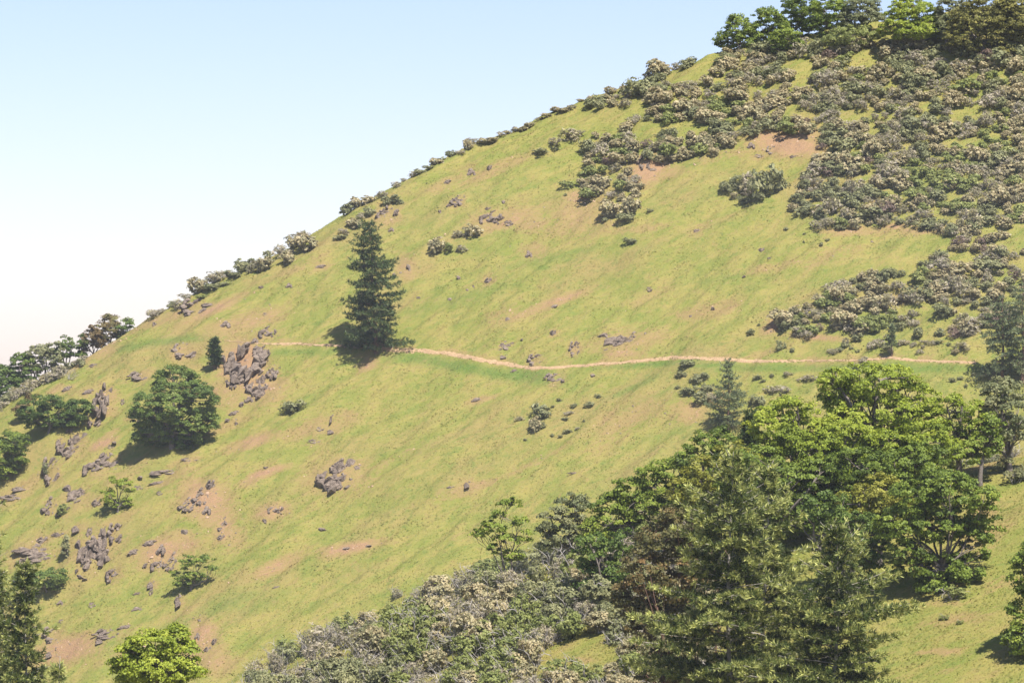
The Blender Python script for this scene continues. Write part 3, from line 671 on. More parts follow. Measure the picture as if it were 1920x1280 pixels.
# trees on the right hand ridge top
RR = [((1385, 92), [(1382, 55, 22, 22), (1366, 75, 20, 16), (1400, 72, 20, 16), (1378, 42, 10, 10)], 'oak', 'leftmost dark tree of the ridge top wood'), ((1440, 84), [(1440, 42, 26, 24), (1425, 62, 22, 18), (1460, 58, 22, 18)], 'oak', 'rounded green tree on the ridge with sky gap to its left'),
      ((1476, 104), [(1475, 72, 24, 18), (1455, 84, 14, 10), (1490, 86, 18, 12)], 'oak', 'low dark ridge oak with its trunk in shade'), ((1505, 70), [(1500, 16, 28, 24), (1520, 38, 24, 20), (1485, 40, 22, 18)], 'oak', 'tall green ridge tree cut by the top of the picture'), ((1560, 70), [(1555, 20, 30, 24), (1575, 40, 24, 20), (1540, 42, 20, 18)], 'oak', 'dense tree with a shaded right side in the ridge wood'),
      ((1618, 66), [(1618, 14, 26, 24), (1600, 36, 22, 18), (1635, 38, 22, 16)], 'grey_olive', 'dull green ridge tree just left of the bright ridge oak'), ((1600, 92), [(1600, 68, 38, 16), (1570, 76, 22, 10)], 'sh_green', 'wide low green thicket under the ridge trees'), ((1717, 90), [(1715, 24, 42, 18), (1690, 45, 32, 14), (1745, 42, 34, 14), (1715, 62, 40, 13), (1668, 58, 20, 10), (1755, 60, 22, 9), (1710, 6, 26, 12)], 'oak_bright', 'bright green ridge oak with layered crown and pale trunk'),
      ((1775, 86), [(1780, 22, 18, 26), (1775, 52, 20, 20)], 'grey_olive', 'grey half bare tree between the bright oak and the olive tree'), ((1842, 106), [(1835, 40, 40, 30), (1810, 70, 30, 26), (1860, 72, 40, 26), (1890, 45, 34, 30), (1800, 40, 16, 24), (1850, 10, 40, 22)], 'oak_olive', 'broad olive yellow tree on the ridge at the upper right'), ((1905, 100), [(1905, 40, 26, 34), (1915, 75, 24, 22), (1900, 5, 24, 20)], 'oak_olive', 'olive tree cut by the right edge at the ridge top')]
for i, (b, lb, mt, lab) in enumerate(RR):
    lb = [(a, q, c * 1.3, e * 1.2) for a, q, c, e in lb]
    oak('ridge_tree', lb, at1(*b), mt, lab, leaf=.26, seed=40 + i, sub_r=.65, cover=1.6, skirt=0 if mt == 'oak_bright' else 2, group='trees on the right ridge top')

# ---- trees of the near spur (depth in metres, base column)
NT = [(1650, 258, [(1640, 722, 74, 34), (1712, 748, 50, 36), (1582, 752, 44, 38), (1650, 778, 96, 36), (1590, 800, 66, 38), (1710, 800, 60, 38), (1560, 715, 26, 22), (1612, 705, 50, 20), (1668, 708, 46, 20), (1640, 840, 80, 34)], 'oak_bright', 'largest bright green oak, crown rising to the trail', {'skirt': 4}),
      (1500, 256, [(1470, 775, 46, 26), (1440, 800, 40, 26), (1520, 815, 56, 38), (1500, 855, 60, 36), (1450, 845, 40, 30), (1550, 850, 50, 30), (1495, 765, 26, 18)], 'oak_bright', 'bright green oak between the blurred pine and the largest oak', {'skirt': 4}),
      (1700, 250, [(1610, 872, 60, 30), (1680, 880, 60, 30), (1560, 905, 44, 26), (1730, 860, 44, 30)], 'oak', 'mid green oak under the largest oak with dark hollows', {'skirt': 3}),
      (1650, 244, [(1655, 925, 46, 30), (1610, 940, 40, 26), (1680, 960, 40, 22)], 'oak_yellow', 'yellow green young oak in front of the shaded hollow', {'skirt': 2}),
      (1560, 253, [(1530, 850, 46, 34), (1590, 870, 50, 34), (1540, 905, 50, 32), (1620, 900, 50, 30), (1480, 830, 40, 28), (1590, 820, 50, 34)], 'oak_bright', 'rounded yellowish oak directly left of the dark hollow', {'skirt': 3}),
      (1735, 254, [(1740, 820, 46, 34), (1700, 850, 50, 34), (1760, 860, 40, 32), (1720, 900, 50, 30), (1665, 830, 50, 30)], 'oak_bright', 'bright oak between the largest oak and the mossy leaning one', {'skirt': 3}),
      (1840, 256, [(1850, 830, 30, 24), (1820, 850, 34, 22), (1865, 800, 24, 20)], 'oak', 'low oak foliage at the top of the meadow', {}),
      (1350, 252, [(1330, 890, 44, 34), (1380, 870, 44, 34), (1300, 920, 44, 30), (1350, 940, 50, 34)], 'oak_yellow', 'yellowish oak glimpsed left of the main fir top', {'skirt': 3}),
      (1440, 250, [(1420, 870, 50, 30), (1475, 905, 56, 34), (1390, 910, 44, 30), (1540, 890, 40, 28), (1440, 950, 60, 34)], 'oak', 'green oak hidden behind the two fir tops', {'skirt': 3}),
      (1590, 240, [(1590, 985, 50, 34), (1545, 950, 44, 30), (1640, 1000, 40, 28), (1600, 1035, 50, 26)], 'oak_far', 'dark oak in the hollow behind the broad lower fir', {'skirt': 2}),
      (1766, 237, [(1720, 930, 56, 34), (1785, 925, 46, 34), (1838, 935, 34, 26), (1762, 985, 74, 32), (1846, 985, 36, 24), (1690, 985, 46, 34), (1815, 1010, 40, 18), (1700, 1030, 34, 14), (1770, 900, 40, 22), (1705, 1062, 34, 18), (1805, 1078, 46, 14), (1745, 1100, 34, 15), (1840, 1040, 26, 12), (1745, 1062, 40, 20), (1775, 1050, 40, 18)], 'oak', 'open oak with several dark trunks standing on the meadow', {'forks': 4, 'trunk_r': .16}),
      (1792, 258, [(1775, 765, 26, 24), (1822, 775, 34, 22), (1830, 815, 38, 28), (1790, 835, 32, 22), (1850, 800, 22, 24), (1765, 790, 18, 20), (1805, 745, 18, 10)], 'oak_bright', 'leaning oak with mossy bare trunks beside the largest oak', {'cover': .8, 'bare': 3}),
      (1892, 258, [(1882, 738, 40, 28), (1905, 775, 34, 34), (1860, 760, 24, 26), (1890, 805, 40, 28)], 'grey_olive', 'grey olive tree under the twin pines at the right edge', {'skirt': 3}),
      (1958, 222, [(1928, 1080, 36, 40), (1930, 1150, 36, 40), (1935, 1200, 48, 30), (1912, 1205, 30, 20), (1925, 1270, 42, 18), (1960, 1050, 40, 50)], 'oak', 'oak reaching in from the right edge over the meadow', {}),
      (962, 263, [(957, 944, 24, 12), (924, 990, 28, 14), (972, 975, 16, 13), (897, 1000, 16, 9), (950, 1014, 26, 13), (935, 965, 14, 10), (985, 1005, 14, 12), (955, 1042, 26, 12), (925, 1028, 16, 10)], 'oak', 'sparse young oak standing alone against the grass slope', {'big': 1, 'cover': 1.0, 'sub_r': .36, 'bare': 2, 'trunk_r': .065, 'forks': 3}),
      (1072, 263, [(1076, 946, 28, 18), (1042, 972, 28, 20), (1088, 978, 24, 22), (1060, 1005, 34, 18), (1022, 990, 16, 14)], 'grey_olive', 'dull green bushy oak right of the sparse young oak', {'skirt': 3}),
      (1190, 262, [(1182, 920, 44, 26), (1150, 955, 38, 26), (1210, 950, 44, 30), (1160, 990, 44, 24), (1120, 985, 26, 18), (1215, 895, 30, 18)], 'oak', 'pale twiggy oak in the row left of the firs', {'bare': 5, 'skirt': 4}),
      (1290, 261, [(1262, 885, 44, 24), (1300, 870, 40, 30), (1250, 925, 44, 26), (1320, 835, 36, 22), (1350, 820, 30, 18), (1310, 915, 44, 26)], 'oak', 'green oak rising behind the main fir top', {'bare': 3, 'skirt': 4}),
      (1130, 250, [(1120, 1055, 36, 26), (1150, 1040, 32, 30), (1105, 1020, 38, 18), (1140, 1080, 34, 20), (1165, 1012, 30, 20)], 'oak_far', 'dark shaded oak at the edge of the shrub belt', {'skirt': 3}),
      (1245, 216, [(1245, 1010, 52, 40), (1205, 1075, 44, 44), (1275, 1085, 54, 44), (1215, 1165, 48, 44), (1290, 1170, 50, 44), (1315, 985, 36, 26), (1240, 1240, 60, 40), (1180, 1120, 30, 30), (1275, 975, 30, 24)], 'madrone', 'russet and olive madrone left of the main fir', {'leaf': .17, 'bark': 'bark_pine', 'skirt': 5, 'trunk_r': .13}),
      (292, 214, [(290, 1210, 46, 26), (328, 1202, 30, 22), (250, 1222, 34, 18), (300, 1252, 76, 26), (358, 1225, 16, 16), (322, 1185, 20, 12), (260, 1262, 50, 20), (340, 1262, 34, 20), (235, 1240, 22, 14)], 'oak_bright', 'bright leafy tree rising from the bottom edge at the lower left', {'leaf': .16, 'cover': 1.9, 'trunk_r': .14, 'bare': 1})]
for i, (u, y, lb, mt, lab, k) in enumerate(NT):
    k = dict(k); big = k.pop('big', 1.13)
    lb = [(a, b, c * big, d * big) for a, b, c, d in lb]
    kw = dict(leaf=.175, sub_r=.47, cover=1.25); kw.update(k)
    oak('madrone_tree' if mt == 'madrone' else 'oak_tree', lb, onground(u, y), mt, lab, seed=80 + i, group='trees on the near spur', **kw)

# ------------------------------------------------------------------ conifers
def conifer(name, base, h, prof, label, seed, mat='pine', bark='bark_pine', nb=90, z0=.08, tuft=.55, tw=.16, per=8, droop=.12, rise=.12, side=3, step=.45, lean=(0, 0), group=None, trunk_r=None, bare=0, tipbias=.25, gaps=.18, barelow=0.0, ang=None, whorl=5, wj=2.2, coh=.75):
    rng = np.random.default_rng(3000 + seed)
    root = empty(name, base)
    b = Geo(); g = Geo()
    tr = trunk_r or h * .018
    n = 14; s = np.linspace(0, 1, n)
    axis = np.stack([lean[0] * h * s ** 1.3 + .006 * h * np.sin(s * 9 + seed), lean[1] * h * s ** 1.3, h * s - .4 * (1 - s)], 1)
    tube(b, axis, tr * (1.25 - .25 * np.minimum(s * 8, 1)) * (1 - s * .94), k=8)
    A = lambda q: np.array([np.interp(q, s, axis[:, i]) for i in range(3)])
    Cs, Ds, Ts = [], [], []
    for i in range(nb):
        q = z0 + (1 - z0) * (max((i // whorl) * whorl + rng.uniform(-wj, wj), 0) / nb) ** .92
        q = min(max(q, z0), .995)
        L = prof(q, rng) * rng.uniform(.62, 1.15)
        if rng.random() < gaps * .5: L *= .55
        az = i * 2.39996 + rng.uniform(-.5, .5) if ang is None else rng.uniform(*ang)
        d = np.array([math.cos(az), math.sin(az), 0]); sd = np.array([-d[1], d[0], 0])
        m = 8; t = np.linspace(0, 1, m)[:, None]
        up = rise * (1 + 2.2 * max(q - .8, 0) / .2)
        P = A(q) + d * L * t + np.array([0, 0, 1.]) * L * (up * t - droop * (1 - .7 * q) * t ** 2 * 2 + .16 * t ** 3) + sd * L * .1 * rng.normal() * t * t
        br = max(.018, tr * .22 * (1 - q) + .012)
        tube(b, P, np.linspace(br, .010, m), k=4)
        if rng.random() < barelow * (1 - q): continue
        k = max(3, int(L / step))
        for tt in np.linspace(.22 if L > 1 else .1, 1, k):
            p = np.array([np.interp(tt, t[:, 0], P[:, c]) for c in range(3)])
            Cs.append(p); Ds.append(d * .8 + np.array([0, 0, .55])); Ts.append(tt)
            for sgn in (-1, 1):
                ns = int(side * (1.15 - tt) * min(L, 3.2) / 1.5 + .5)
                sl = L * .42 * (1.1 - tt) * rng.uniform(.7, 1.2)
                for w in range(1, ns + 1):
                    f = w / max(ns, 1)
                    pp = p + (sd * sgn * sl + d * sl * .55) * f + np.array([0, 0, (-.12 * f * f + .05 * rng.normal()) * sl])
                    Cs.append(pp); Ds.append(sd * sgn * .5 + d * .6 + np.array([0, 0, .5])); Ts.append(tt * .6 + f * .4)
                if ns > 0 and sl > .5:
                    tube(b, np.stack([p, p + (sd * sgn * sl + d * sl * .55) * .8 + np.array([0, 0, -.06 * sl])]), [br * .4, .008], k=3)
    Cs = np.array(Cs); Ds = unit(np.array(Ds)); Ts = np.array(Ts)
    keep = rng.random(len(Cs)) > gaps; Cs, Ds, Ts = Cs[keep], Ds[keep], Ts[keep]
    nn = len(Cs); R = lambda a: np.repeat(a, per, 0)
    D = unit(R(Ds) * coh + rnd_dir(nn * per, rng))
    ln = tuft * rng.uniform(.6, 1.2, nn * per)
    C = R(Cs) + D * ln[:, None] * .45 + rng.normal(size=(nn * per, 3)) * tuft * .08
    V, Fc = blades(C, D, rnd_dir(nn * per, rng), ln, tw * rng.uniform(.7, 1.3, nn * per))
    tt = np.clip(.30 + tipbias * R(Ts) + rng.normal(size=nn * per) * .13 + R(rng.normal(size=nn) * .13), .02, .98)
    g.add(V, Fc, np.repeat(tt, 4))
    for _ in range(bare):
        q = rng.uniform(.25, .75); L = prof(q, rng) * rng.uniform(.7, 1.0); az = rng.uniform(-2.6, -.5)
        d = np.array([math.cos(az), math.sin(az), .15]); P = curve(A(q), A(q) + d * L, rng, .08, 8, sag=-.12)
        tube(b, P, np.linspace(.085, .018, 8), k=5)
        for k in (2, 3, 4, 5, 6):
            e = P[k] + unit(d + rnd_dir(1, rng)[0] * .8) * L * .32
            tube(b, curve(P[k], e, rng, .1, 5), np.linspace(.03, .008, 5), k=4)
    link('trunk', b.mesh('trunk', M[bark], True), root)
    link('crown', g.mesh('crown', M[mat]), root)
    tag(root, label, 'tree', group)
    return root

def prof_lone(q, r):
    a = np.interp(q, [0, .08, .2, .3, .42, .55, .68, .8, .9, .96, 1], [4.8, 5.4, 4.9, 3.9, 4.0, 3.6, 3.2, 2.6, 2.0, 1.3, .6])
    return a * r.uniform(.78, 1.12)
PB = at1(705, 661)
conifer('pine_tree', PB, (661 - 414) * PB[1] / F, prof_lone, 'tall lone dark pine standing on the trail', 1, nb=115, z0=.05, tuft=.58, tw=.11, per=11, droop=.12, rise=.16, side=2.2, step=.50, lean=(-.055, 0), gaps=.34, trunk_r=.30, tipbias=.35)
PB = at1(402, 693)
conifer('pine_tree', PB, (693 - 633) * PB[1] / F, lambda q, r: np.interp(q, [0, .2, .5, .8, 1], [.8, 1.25, 1.2, .95, .3]), 'small young pine above the broad green oak', 2, nb=46, z0=.25, tuft=.42, tw=.13, per=9, gaps=.1, lean=(.02, 0))
PB = at1(1366, 806)
conifer('pine_tree', PB, (806 - 672) * PB[1] / F, lambda q, r: np.interp(q, [0, .2, .4, .7, .9, 1], [3.4, 3.6, 3.0, 1.9, .9, .25]) * r.uniform(.6, 1.15), 'thin grey green pine between the trail and the oak grove', 3, mat='pine_grey', nb=64, z0=.12, tuft=.42, tw=.11, per=7, gaps=.3, rise=.2)
for (u, v0, v1, lab, sd) in ((1880, 716, 556, 'left of the twin pines near the right edge, its foliage hanging low', 4), (1918, 716, 525, 'right of the twin pines, cut by the right edge', 5)):
    PB = at1(u, v0)
    conifer('pine_tree', PB, (v0 - v1) * PB[1] / F, lambda q, r: np.interp(q, [0, .15, .3, .6, .85, 1], [2.0, 3.6, 4.0, 3.3, 2.2, .6]) * r.uniform(.6, 1.15), 'tall grey pine, ' + lab, sd, mat='pine_grey', nb=62, z0=.14, tuft=.5, tw=.12, per=7, gaps=.48, droop=.3, trunk_r=.24, group='twin pines by the trail end')
PB = onground(1405, 262)
conifer('pine_tree', PB, (HOR - 776) * PB[1] / F - PB[2], lambda q, r: np.interp(q, [0, .3, .7, 1], [2.4, 2.0, 1.2, .3]) * r.uniform(.8, 1.1), 'soft needled young pine in front of the bright oaks', 6, mat='pine', nb=90, z0=.2, tuft=.40, tw=.07, per=12, gaps=.1, rise=.35)
PB = at1(1672, 668)
conifer('pine_sapling', PB, (668 - 608) * PB[1] / F, lambda q, r: np.interp(q, [0, .4, .8, 1], [.3, .75, .6, .2]) * r.uniform(.7, 1.1), 'thin bare stemmed sapling above the trail at the right', 7, mat='pine_grey', nb=34, z0=.42, tuft=.4, tw=.12, per=7, gaps=.2, trunk_r=.07)

def prof_fir(wb): return lambda q, r: (wb * (1 - q) ** .66 + .2) * (r.uniform(.45, 1.0) if r.random() < .75 else r.uniform(1.0, 1.35))
FIRS = [(1370, 192, 846, 8.2, (0, 0), 'main fir of the foreground with a pale bare limb and leaning leader', 11, 150, 5),
        (1432, 196, 872, 7.2, (.005, 0), 'second fir top just right of the main fir', 12, 115, 2),
        (1560, 190, 985, 8.2, (.01, 0), 'broad lower fir right of the main fir, spreading over the meadow', 13, 130, 4),
        (-20, 222, 915, 4.6, (0, 0), 'dark fir cut by the left edge', 14, 150, 0),
        (42, 216, 1050, 4.6, (.012, 0), 'shaded fir crown at the lower left lower left corner', 15, 130, 2),
        (114, 212, 1228, 2.0, (0, 0), 'grey green fir tip poking up right of the corner fir', 16, 60, 0)]
for (u, y, vt, wb, ln, lab, sd, nb, bare) in FIRS:
    PB = onground(u, y); h = (HOR - vt) * y / F - PB[2]
    conifer('fir_tree', PB, h, prof_fir(wb), lab, sd, mat='fir', bark='bark_fir', nb=nb, z0=.42 if u > 500 else .6, tuft=.36, tw=.058, per=17, coh=1.0, droop=.24, rise=.26, side=3.4, step=.44, gaps=.30, lean=ln, bare=bare, tipbias=.50, barelow=.12, group='firs in front', trunk_r=.26)

# ------------------------------------------------------------------ shrubs
def shrub_variant(seed, kind, leaf, near=False):
    """about 1 m across and .6 m high, scaled when placed"""
    rng = np.random.default_rng(5000 + seed)
    nl = rng.integers(4, 8)
    L = []
    for k in range(nl):
        a = rng.uniform(0, 6.28); r = rng.uniform(.0, .30)
        w = rng.uniform(.14, .26)
        L.append(((r * math.cos(a), r * math.sin(a), rng.uniform(.10, .34)), (w, w, w * rng.uniform(.7, 1.0))))
    g = Geo(); mats = {'C': ['sh_leaf', 'sh_flower'], 'G': ['sh_grey', 'sh_leaf'], 'D': ['sh_dark', 'sh_dark'], 'N': ['sh_green', 'sh_green'], 'B': ['sh_brown', 'sh_brown']}[kind]
    asp = {'C': .75, 'G': .28, 'D': .65, 'N': .65, 'B': .25}[kind]
    crown(g, L, leaf * (1.5 if kind in 'GB' else 1), rng, sub_r=.085 if near else .10, cover=1.5, dens=.8 if near else .9, aspect=asp, flat=.9, under=.2, up=.35)
    # flower heads / second tone sit on the outer twigs
    V = g.v[0].reshape(-1, 4, 3); c = V.mean(1)
    up = c[:, 2] + .25 * rng.normal(size=len(c)) * .4
    n0 = fbm(c[:, 0] * 7 + seed, c[:, 1] * 7 + c[:, 2] * 5, seed, 2)
    outer = np.zeros(len(c))
    for cc, rr in L: outer = np.maximum(outer, -np.abs(1 - np.sqrt((((c - np.array(cc)) / np.array(rr)) ** 2).sum(1))))
    if kind == 'C': mi = ((n0 > (.54 if near else .44)) & (up > .20)) | (rng.random(len(c)) < .08)
    elif kind == 'G': mi = (n0 > .56) | (rng.random(len(c)) < .15)
    else: mi = np.zeros(len(c), bool)
    g.m = [mi.astype(int)]
    if near:
        b = Geo()
        for k in range(16 if kind == 'G' else 9):
            a = rng.uniform(0, 6.28); e = np.array([math.cos(a) * .42, math.sin(a) * .42, rng.uniform(.25, .5)]) * rng.uniform(.6, 1.05)
            q = curve((0, 0, -.1), e, rng, .15, 6); tube(b, q, np.linspace(.014, .003, 6), k=4)
            for w in (2, 3, 4):
                e2 = q[w] + unit(e + rng.normal(size=3) * .35) * .2
                tube(b, curve(q[w], e2, rng, .12, 4), np.linspace(.006, .0018, 4), k=3)
        return g.mesh('foliage', [M[m] for m in mats]), b.mesh('stems', M['deadwood'], True)
    return g.mesh('shrub', [M[m] for m in mats])
NV = 5
SV = {k: [shrub_variant(i * 7 + ord(k), k, .085) for i in range(NV)] for k in 'CGDNB'}
KN = {'C': 'flowering_shrub', 'G': 'twiggy_shrub', 'D': 'evergreen_shrub', 'N': 'leafy_shrub', 'B': 'brown_shrub'}
KL = {'C': 'cream flowered shrub', 'G': 'grey twiggy shrub', 'D': 'dark evergreen shrub', 'N': 'green leafy shrub', 'B': 'reddish brown bare shrub'}
KG = {'C': 'cream flowered shrubs of the brush', 'G': 'grey twiggy shrubs of the brush', 'D': 'dark evergreen shrubs of the slope', 'N': 'green leafy shrubs of the brush', 'B': 'reddish brown shrubs of the brush'}
def put_shrub(u, v, w, h, kind, label=None, p=None):
    """v is the foot of the shrub in the photo"""
    if p is None: p = at1(u, v - h * .15)
    s = p[1] / F
    me = random.choice(SV[kind])
    o = link(KN[kind], me, None, (p[0], p[1], p[2] - .03 * h * s), random.uniform(0, 6.28), (w * s * 1.3, w * s * random.uniform(1.05, 1.3), h * s * 1.9))
    size = 'small' if w < 22 else 'large' if w > 42 else 'mid sized'
    tag(o, label or f'{size} {KL[kind]} {where(u, v - h * .4)}', 'shrub', KG[kind])
    return o
HAND = [(818, 478, 52, 32, 'C', 'domed cream flowered shrub with a green bush touching its right side'), (845, 474, 28, 20, 'N', 'green bush tucked between the cream dome and grey twigs'), (866, 474, 34, 14, 'G', None), (886, 451, 46, 32, 'C', 'single round cream shrub with a dark base, upper of the two domes'), (860, 448, 30, 16, 'G', None),
        (738, 386, 34, 22, 'D', 'dark green bush on the rock wall above the pine top'), (722, 388, 22, 18, 'D', None), (668, 430, 38, 20, 'C', None), (650, 442, 32, 14, 'G', None), (692, 406, 26, 18, 'D', None), (675, 412, 18, 14, 'G', None), (640, 450, 26, 10, 'D', None),
        (578, 474, 52, 34, 'C', 'dark based cream shrub at the upper right end of the largest crest thicket'), (562, 456, 44, 26, 'G', 'grey domed shrub at the top of the largest crest thicket, against the sky'), (545, 470, 42, 24, 'C', None), (525, 485, 44, 26, 'G', None), (540, 500, 36, 26, 'C', 'round cream shrub at the lower edge of the largest crest thicket'), (500, 474, 22, 18, 'D', 'small round dark bush alone on the skyline'), (505, 505, 40, 24, 'C', None), (480, 512, 40, 22, 'G', None), (455, 502, 36, 26, 'D', 'dark round bush on the skyline left of the largest crest thicket'), (470, 500, 30, 20, 'D', None),
        (412, 522, 44, 26, 'G', None), (395, 530, 40, 20, 'G', None), (425, 518, 34, 14, 'D', None), (368, 550, 42, 28, 'C', 'tan domed shrub on the left skyline'), (350, 560, 28, 14, 'G', None), (395, 547, 44, 14, 'D', None), (420, 538, 40, 10, 'D', None), (440, 522, 36, 10, 'D', None), (332, 580, 34, 18, 'G', None), (322, 570, 18, 14, 'D', None), (286, 594, 38, 20, 'G', 'grey bush alone on the left skyline'), (300, 586, 24, 12, 'G', None), (380, 560, 30, 10, 'N', None),
        (652, 402, 34, 24, 'D', None), (668, 392, 34, 20, 'C', None), (690, 384, 36, 18, 'C', None), (715, 372, 30, 14, 'G', None), (552, 776, 46, 26, 'D', 'lone dark shrub casting a black shadow below the trail'), (1012, 786, 38, 30, 'D', 'upper grey green shrub of a stacked pair below the trail'), (1003, 813, 34, 30, 'C', 'lower shrub of the stacked pair, cream topped with a black base'), (1015, 806, 20, 14, 'D', None),
        (1076, 764, 14, 8, 'D', None), (1106, 762, 22, 10, 'D', None), (1121, 746, 12, 8, 'D', None), (1048, 752, 10, 6, 'D', None), (1066, 778, 20, 8, 'G', None), (1060, 788, 16, 6, 'D', None), (1064, 812, 16, 8, 'D', None), (1080, 806, 18, 6, 'G', None), (1036, 818, 10, 6, 'D', None), (1094, 792, 8, 6, 'D', None), (1036, 764, 7, 5, 'D', None), (1050, 820, 10, 5, 'D', None), (985, 826, 8, 5, 'D', None), (975, 790, 20, 10, 'G', None),
        (1283, 691, 32, 17, 'D', 'flat dark bush touching the lower side of the trail bend'), (1277, 708, 22, 12, 'D', None), (1307, 718, 26, 18, 'D', None), (1293, 741, 30, 17, 'D', None), (1270, 731, 14, 9, 'D', None), (1320, 712, 24, 14, 'D', None), (1325, 735, 24, 16, 'D', None), (1312, 762, 36, 26, 'D', None), (1335, 755, 30, 20, 'G', None), (1182, 458, 28, 12, 'D', 'small dark oval shrub alone in open grass on the upper slope'), (1172, 452, 10, 5, 'D', None), (1410, 626, 22, 10, 'D', None), (1462, 658, 24, 20, 'D', None), (1486, 662, 12, 9, 'D', None), (1422, 612, 9, 6, 'D', None), (1436, 620, 6, 4, 'D', None), (1540, 462, 10, 7, 'D', None), (1474, 432, 10, 7, 'D', None), (1508, 441, 8, 5, 'D', None), (1552, 452, 10, 5, 'D', None), (1508, 455, 6, 4, 'D', None),
        (1420, 762, 34, 22, 'D', None), (1455, 738, 46, 20, 'G', None), (1420, 712, 16, 10, 'D', None), (1445, 708, 12, 8, 'D', None), (1475, 706, 20, 10, 'G', None), (1430, 718, 12, 7, 'D', None), (1512, 716, 34, 14, 'G', None), (1585, 652, 18, 10, 'D', None), (1608, 642, 22, 16, 'D', None), (1574, 660, 16, 10, 'D', None), (1596, 655, 9, 6, 'D', None), (1665, 655, 24, 12, 'D', None), (1686, 650, 24, 14, 'G', None), (1712, 652, 14, 12, 'G', None), (1732, 654, 10, 8, 'C', None), (1780, 648, 12, 7, 'D', None), (1740, 645, 30, 8, 'G', None), (1800, 656, 40, 14, 'G', None), (1760, 645, 16, 8, 'D', None), (1620, 682, 26, 14, 'G', 'grey bush showing over the top of the largest oak'), (1606, 692, 18, 12, 'G', None),
        (1785, 716, 14, 8, 'D', None), (1800, 712, 14, 7, 'D', None), (1825, 706, 14, 7, 'D', None), (1812, 726, 10, 7, 'D', None),
        (1440, 374, 66, 62, 'D', 'tallest bush of the big dark clump in open grass'), (1405, 366, 52, 40, 'G', None), (1378, 362, 44, 34, 'D', None), (1362, 362, 28, 22, 'D', None), (1395, 384, 30, 16, 'D', None), (1425, 378, 30, 14, 'D', None), (1378, 372, 18, 12, 'C', None),
        (1142, 412, 46, 34, 'C', 'left half of the round cream thicket on the bare slope'), (1182, 404, 56, 36, 'C', 'right half of the round cream thicket on the bare slope'), (1168, 418, 40, 18, 'D', 'dark evergreen skirt at the foot of the round cream thicket'), (1135, 418, 16, 9, 'D', None), (1217, 397, 18, 6, 'D', None), (1064, 264, 50, 22, 'G', None), (1042, 274, 36, 16, 'G', None), (1014, 290, 34, 12, 'D', None), (1043, 284, 20, 10, 'D', None), (1085, 254, 24, 10, 'G', None),
        (1060, 368, 8, 5, 'D', None), (800, 345, 4, 3, 'D', None), (1560, 410, 66, 40, 'G', 'wide purple grey mound at the left corner of the grass bay'), (1535, 418, 30, 30, 'D', None), (1590, 415, 34, 22, 'C', None), (1575, 432, 26, 10, 'D', None), (1640, 412, 60, 22, 'D', None), (1785, 448, 30, 26, 'D', None), (1755, 490, 24, 14, 'C', None), (1665, 514, 28, 12, 'D', None), (1730, 500, 20, 12, 'D', None)]
for a in HAND: put_shrub(*a)
# thin hedge of shrubs following the skyline
for i, u in enumerate(np.arange(742, 1100, 15)):
    v = float(np.interp(u, SKY[:, 0], SKY[:, 1]))
    h = random.uniform(7, 15) * (1.35 if 815 < u < 880 else 1) * (.7 if u > 1000 else 1)
    put_shrub(u, v + 2, random.uniform(22, 32), h, random.choice('GGCD' if u < 960 else 'CCG'), None, p=onground(u, float(ycf(u)) - random.uniform(.5, 2.5)))
# grey scrub on the far side of the left crest
for i in range(46):
    u = random.uniform(-25, 160)
    p = onground(u, float(ycf(u)) + random.uniform(-1.5, 4))
    put_shrub(u, float(np.interp(u, SKY[:, 0], SKY[:, 1])), random.uniform(24, 38), random.uniform(15, 26) * (1 if u < 120 else .7), random.choice('GGGGDC'), None, p=p)

def inpoly(u, v, P):
    ins = False; j = len(P) - 1
    for i in range(len(P)):
        if (P[i][1] > v) != (P[j][1] > v) and u < (P[j][0] - P[i][0]) * (v - P[i][1]) / (P[j][1] - P[i][1]) + P[i][0]: ins = not ins
        j = i
    return ins
POLY = [([(1108, 252), (1112, 225), (1150, 205), (1100, 200), (1102, 186), (1150, 168), (1250, 130), (1340, 102), (1480, 84), (1600, 78), (1700, 84), (1920, 100), (1920, 440), (1860, 440), (1800, 440), (1720, 425), (1640, 420), (1530, 425), (1478, 390), (1500, 345), (1530, 300), (1545, 250), (1440, 245), (1390, 262), (1330, 290), (1262, 305), (1230, 265), (1170, 290), (1130, 270)], 17.0, 1.0),
        ([(1062, 352), (1075, 335), (1110, 300), (1085, 292), (1110, 275), (1200, 262), (1290, 268), (1290, 296), (1235, 312), (1190, 320), (1212, 352), (1190, 372), (1150, 376), (1095, 368)], 20, .95),
        ([(1458, 618), (1470, 590), (1520, 570), (1560, 545), (1620, 515), (1690, 508), (1690, 535), (1650, 560), (1740, 545), (1725, 520), (1745, 490), (1800, 448), (1920, 430), (1920, 620), (1840, 620), (1780, 640), (1740, 610), (1690, 615), (1640, 625), (1560, 620), (1500, 630)], 18, .95),
        ([(1560, 625), (1700, 605), (1820, 615), (1810, 662), (1560, 660)], 34, .4)]
placed = []
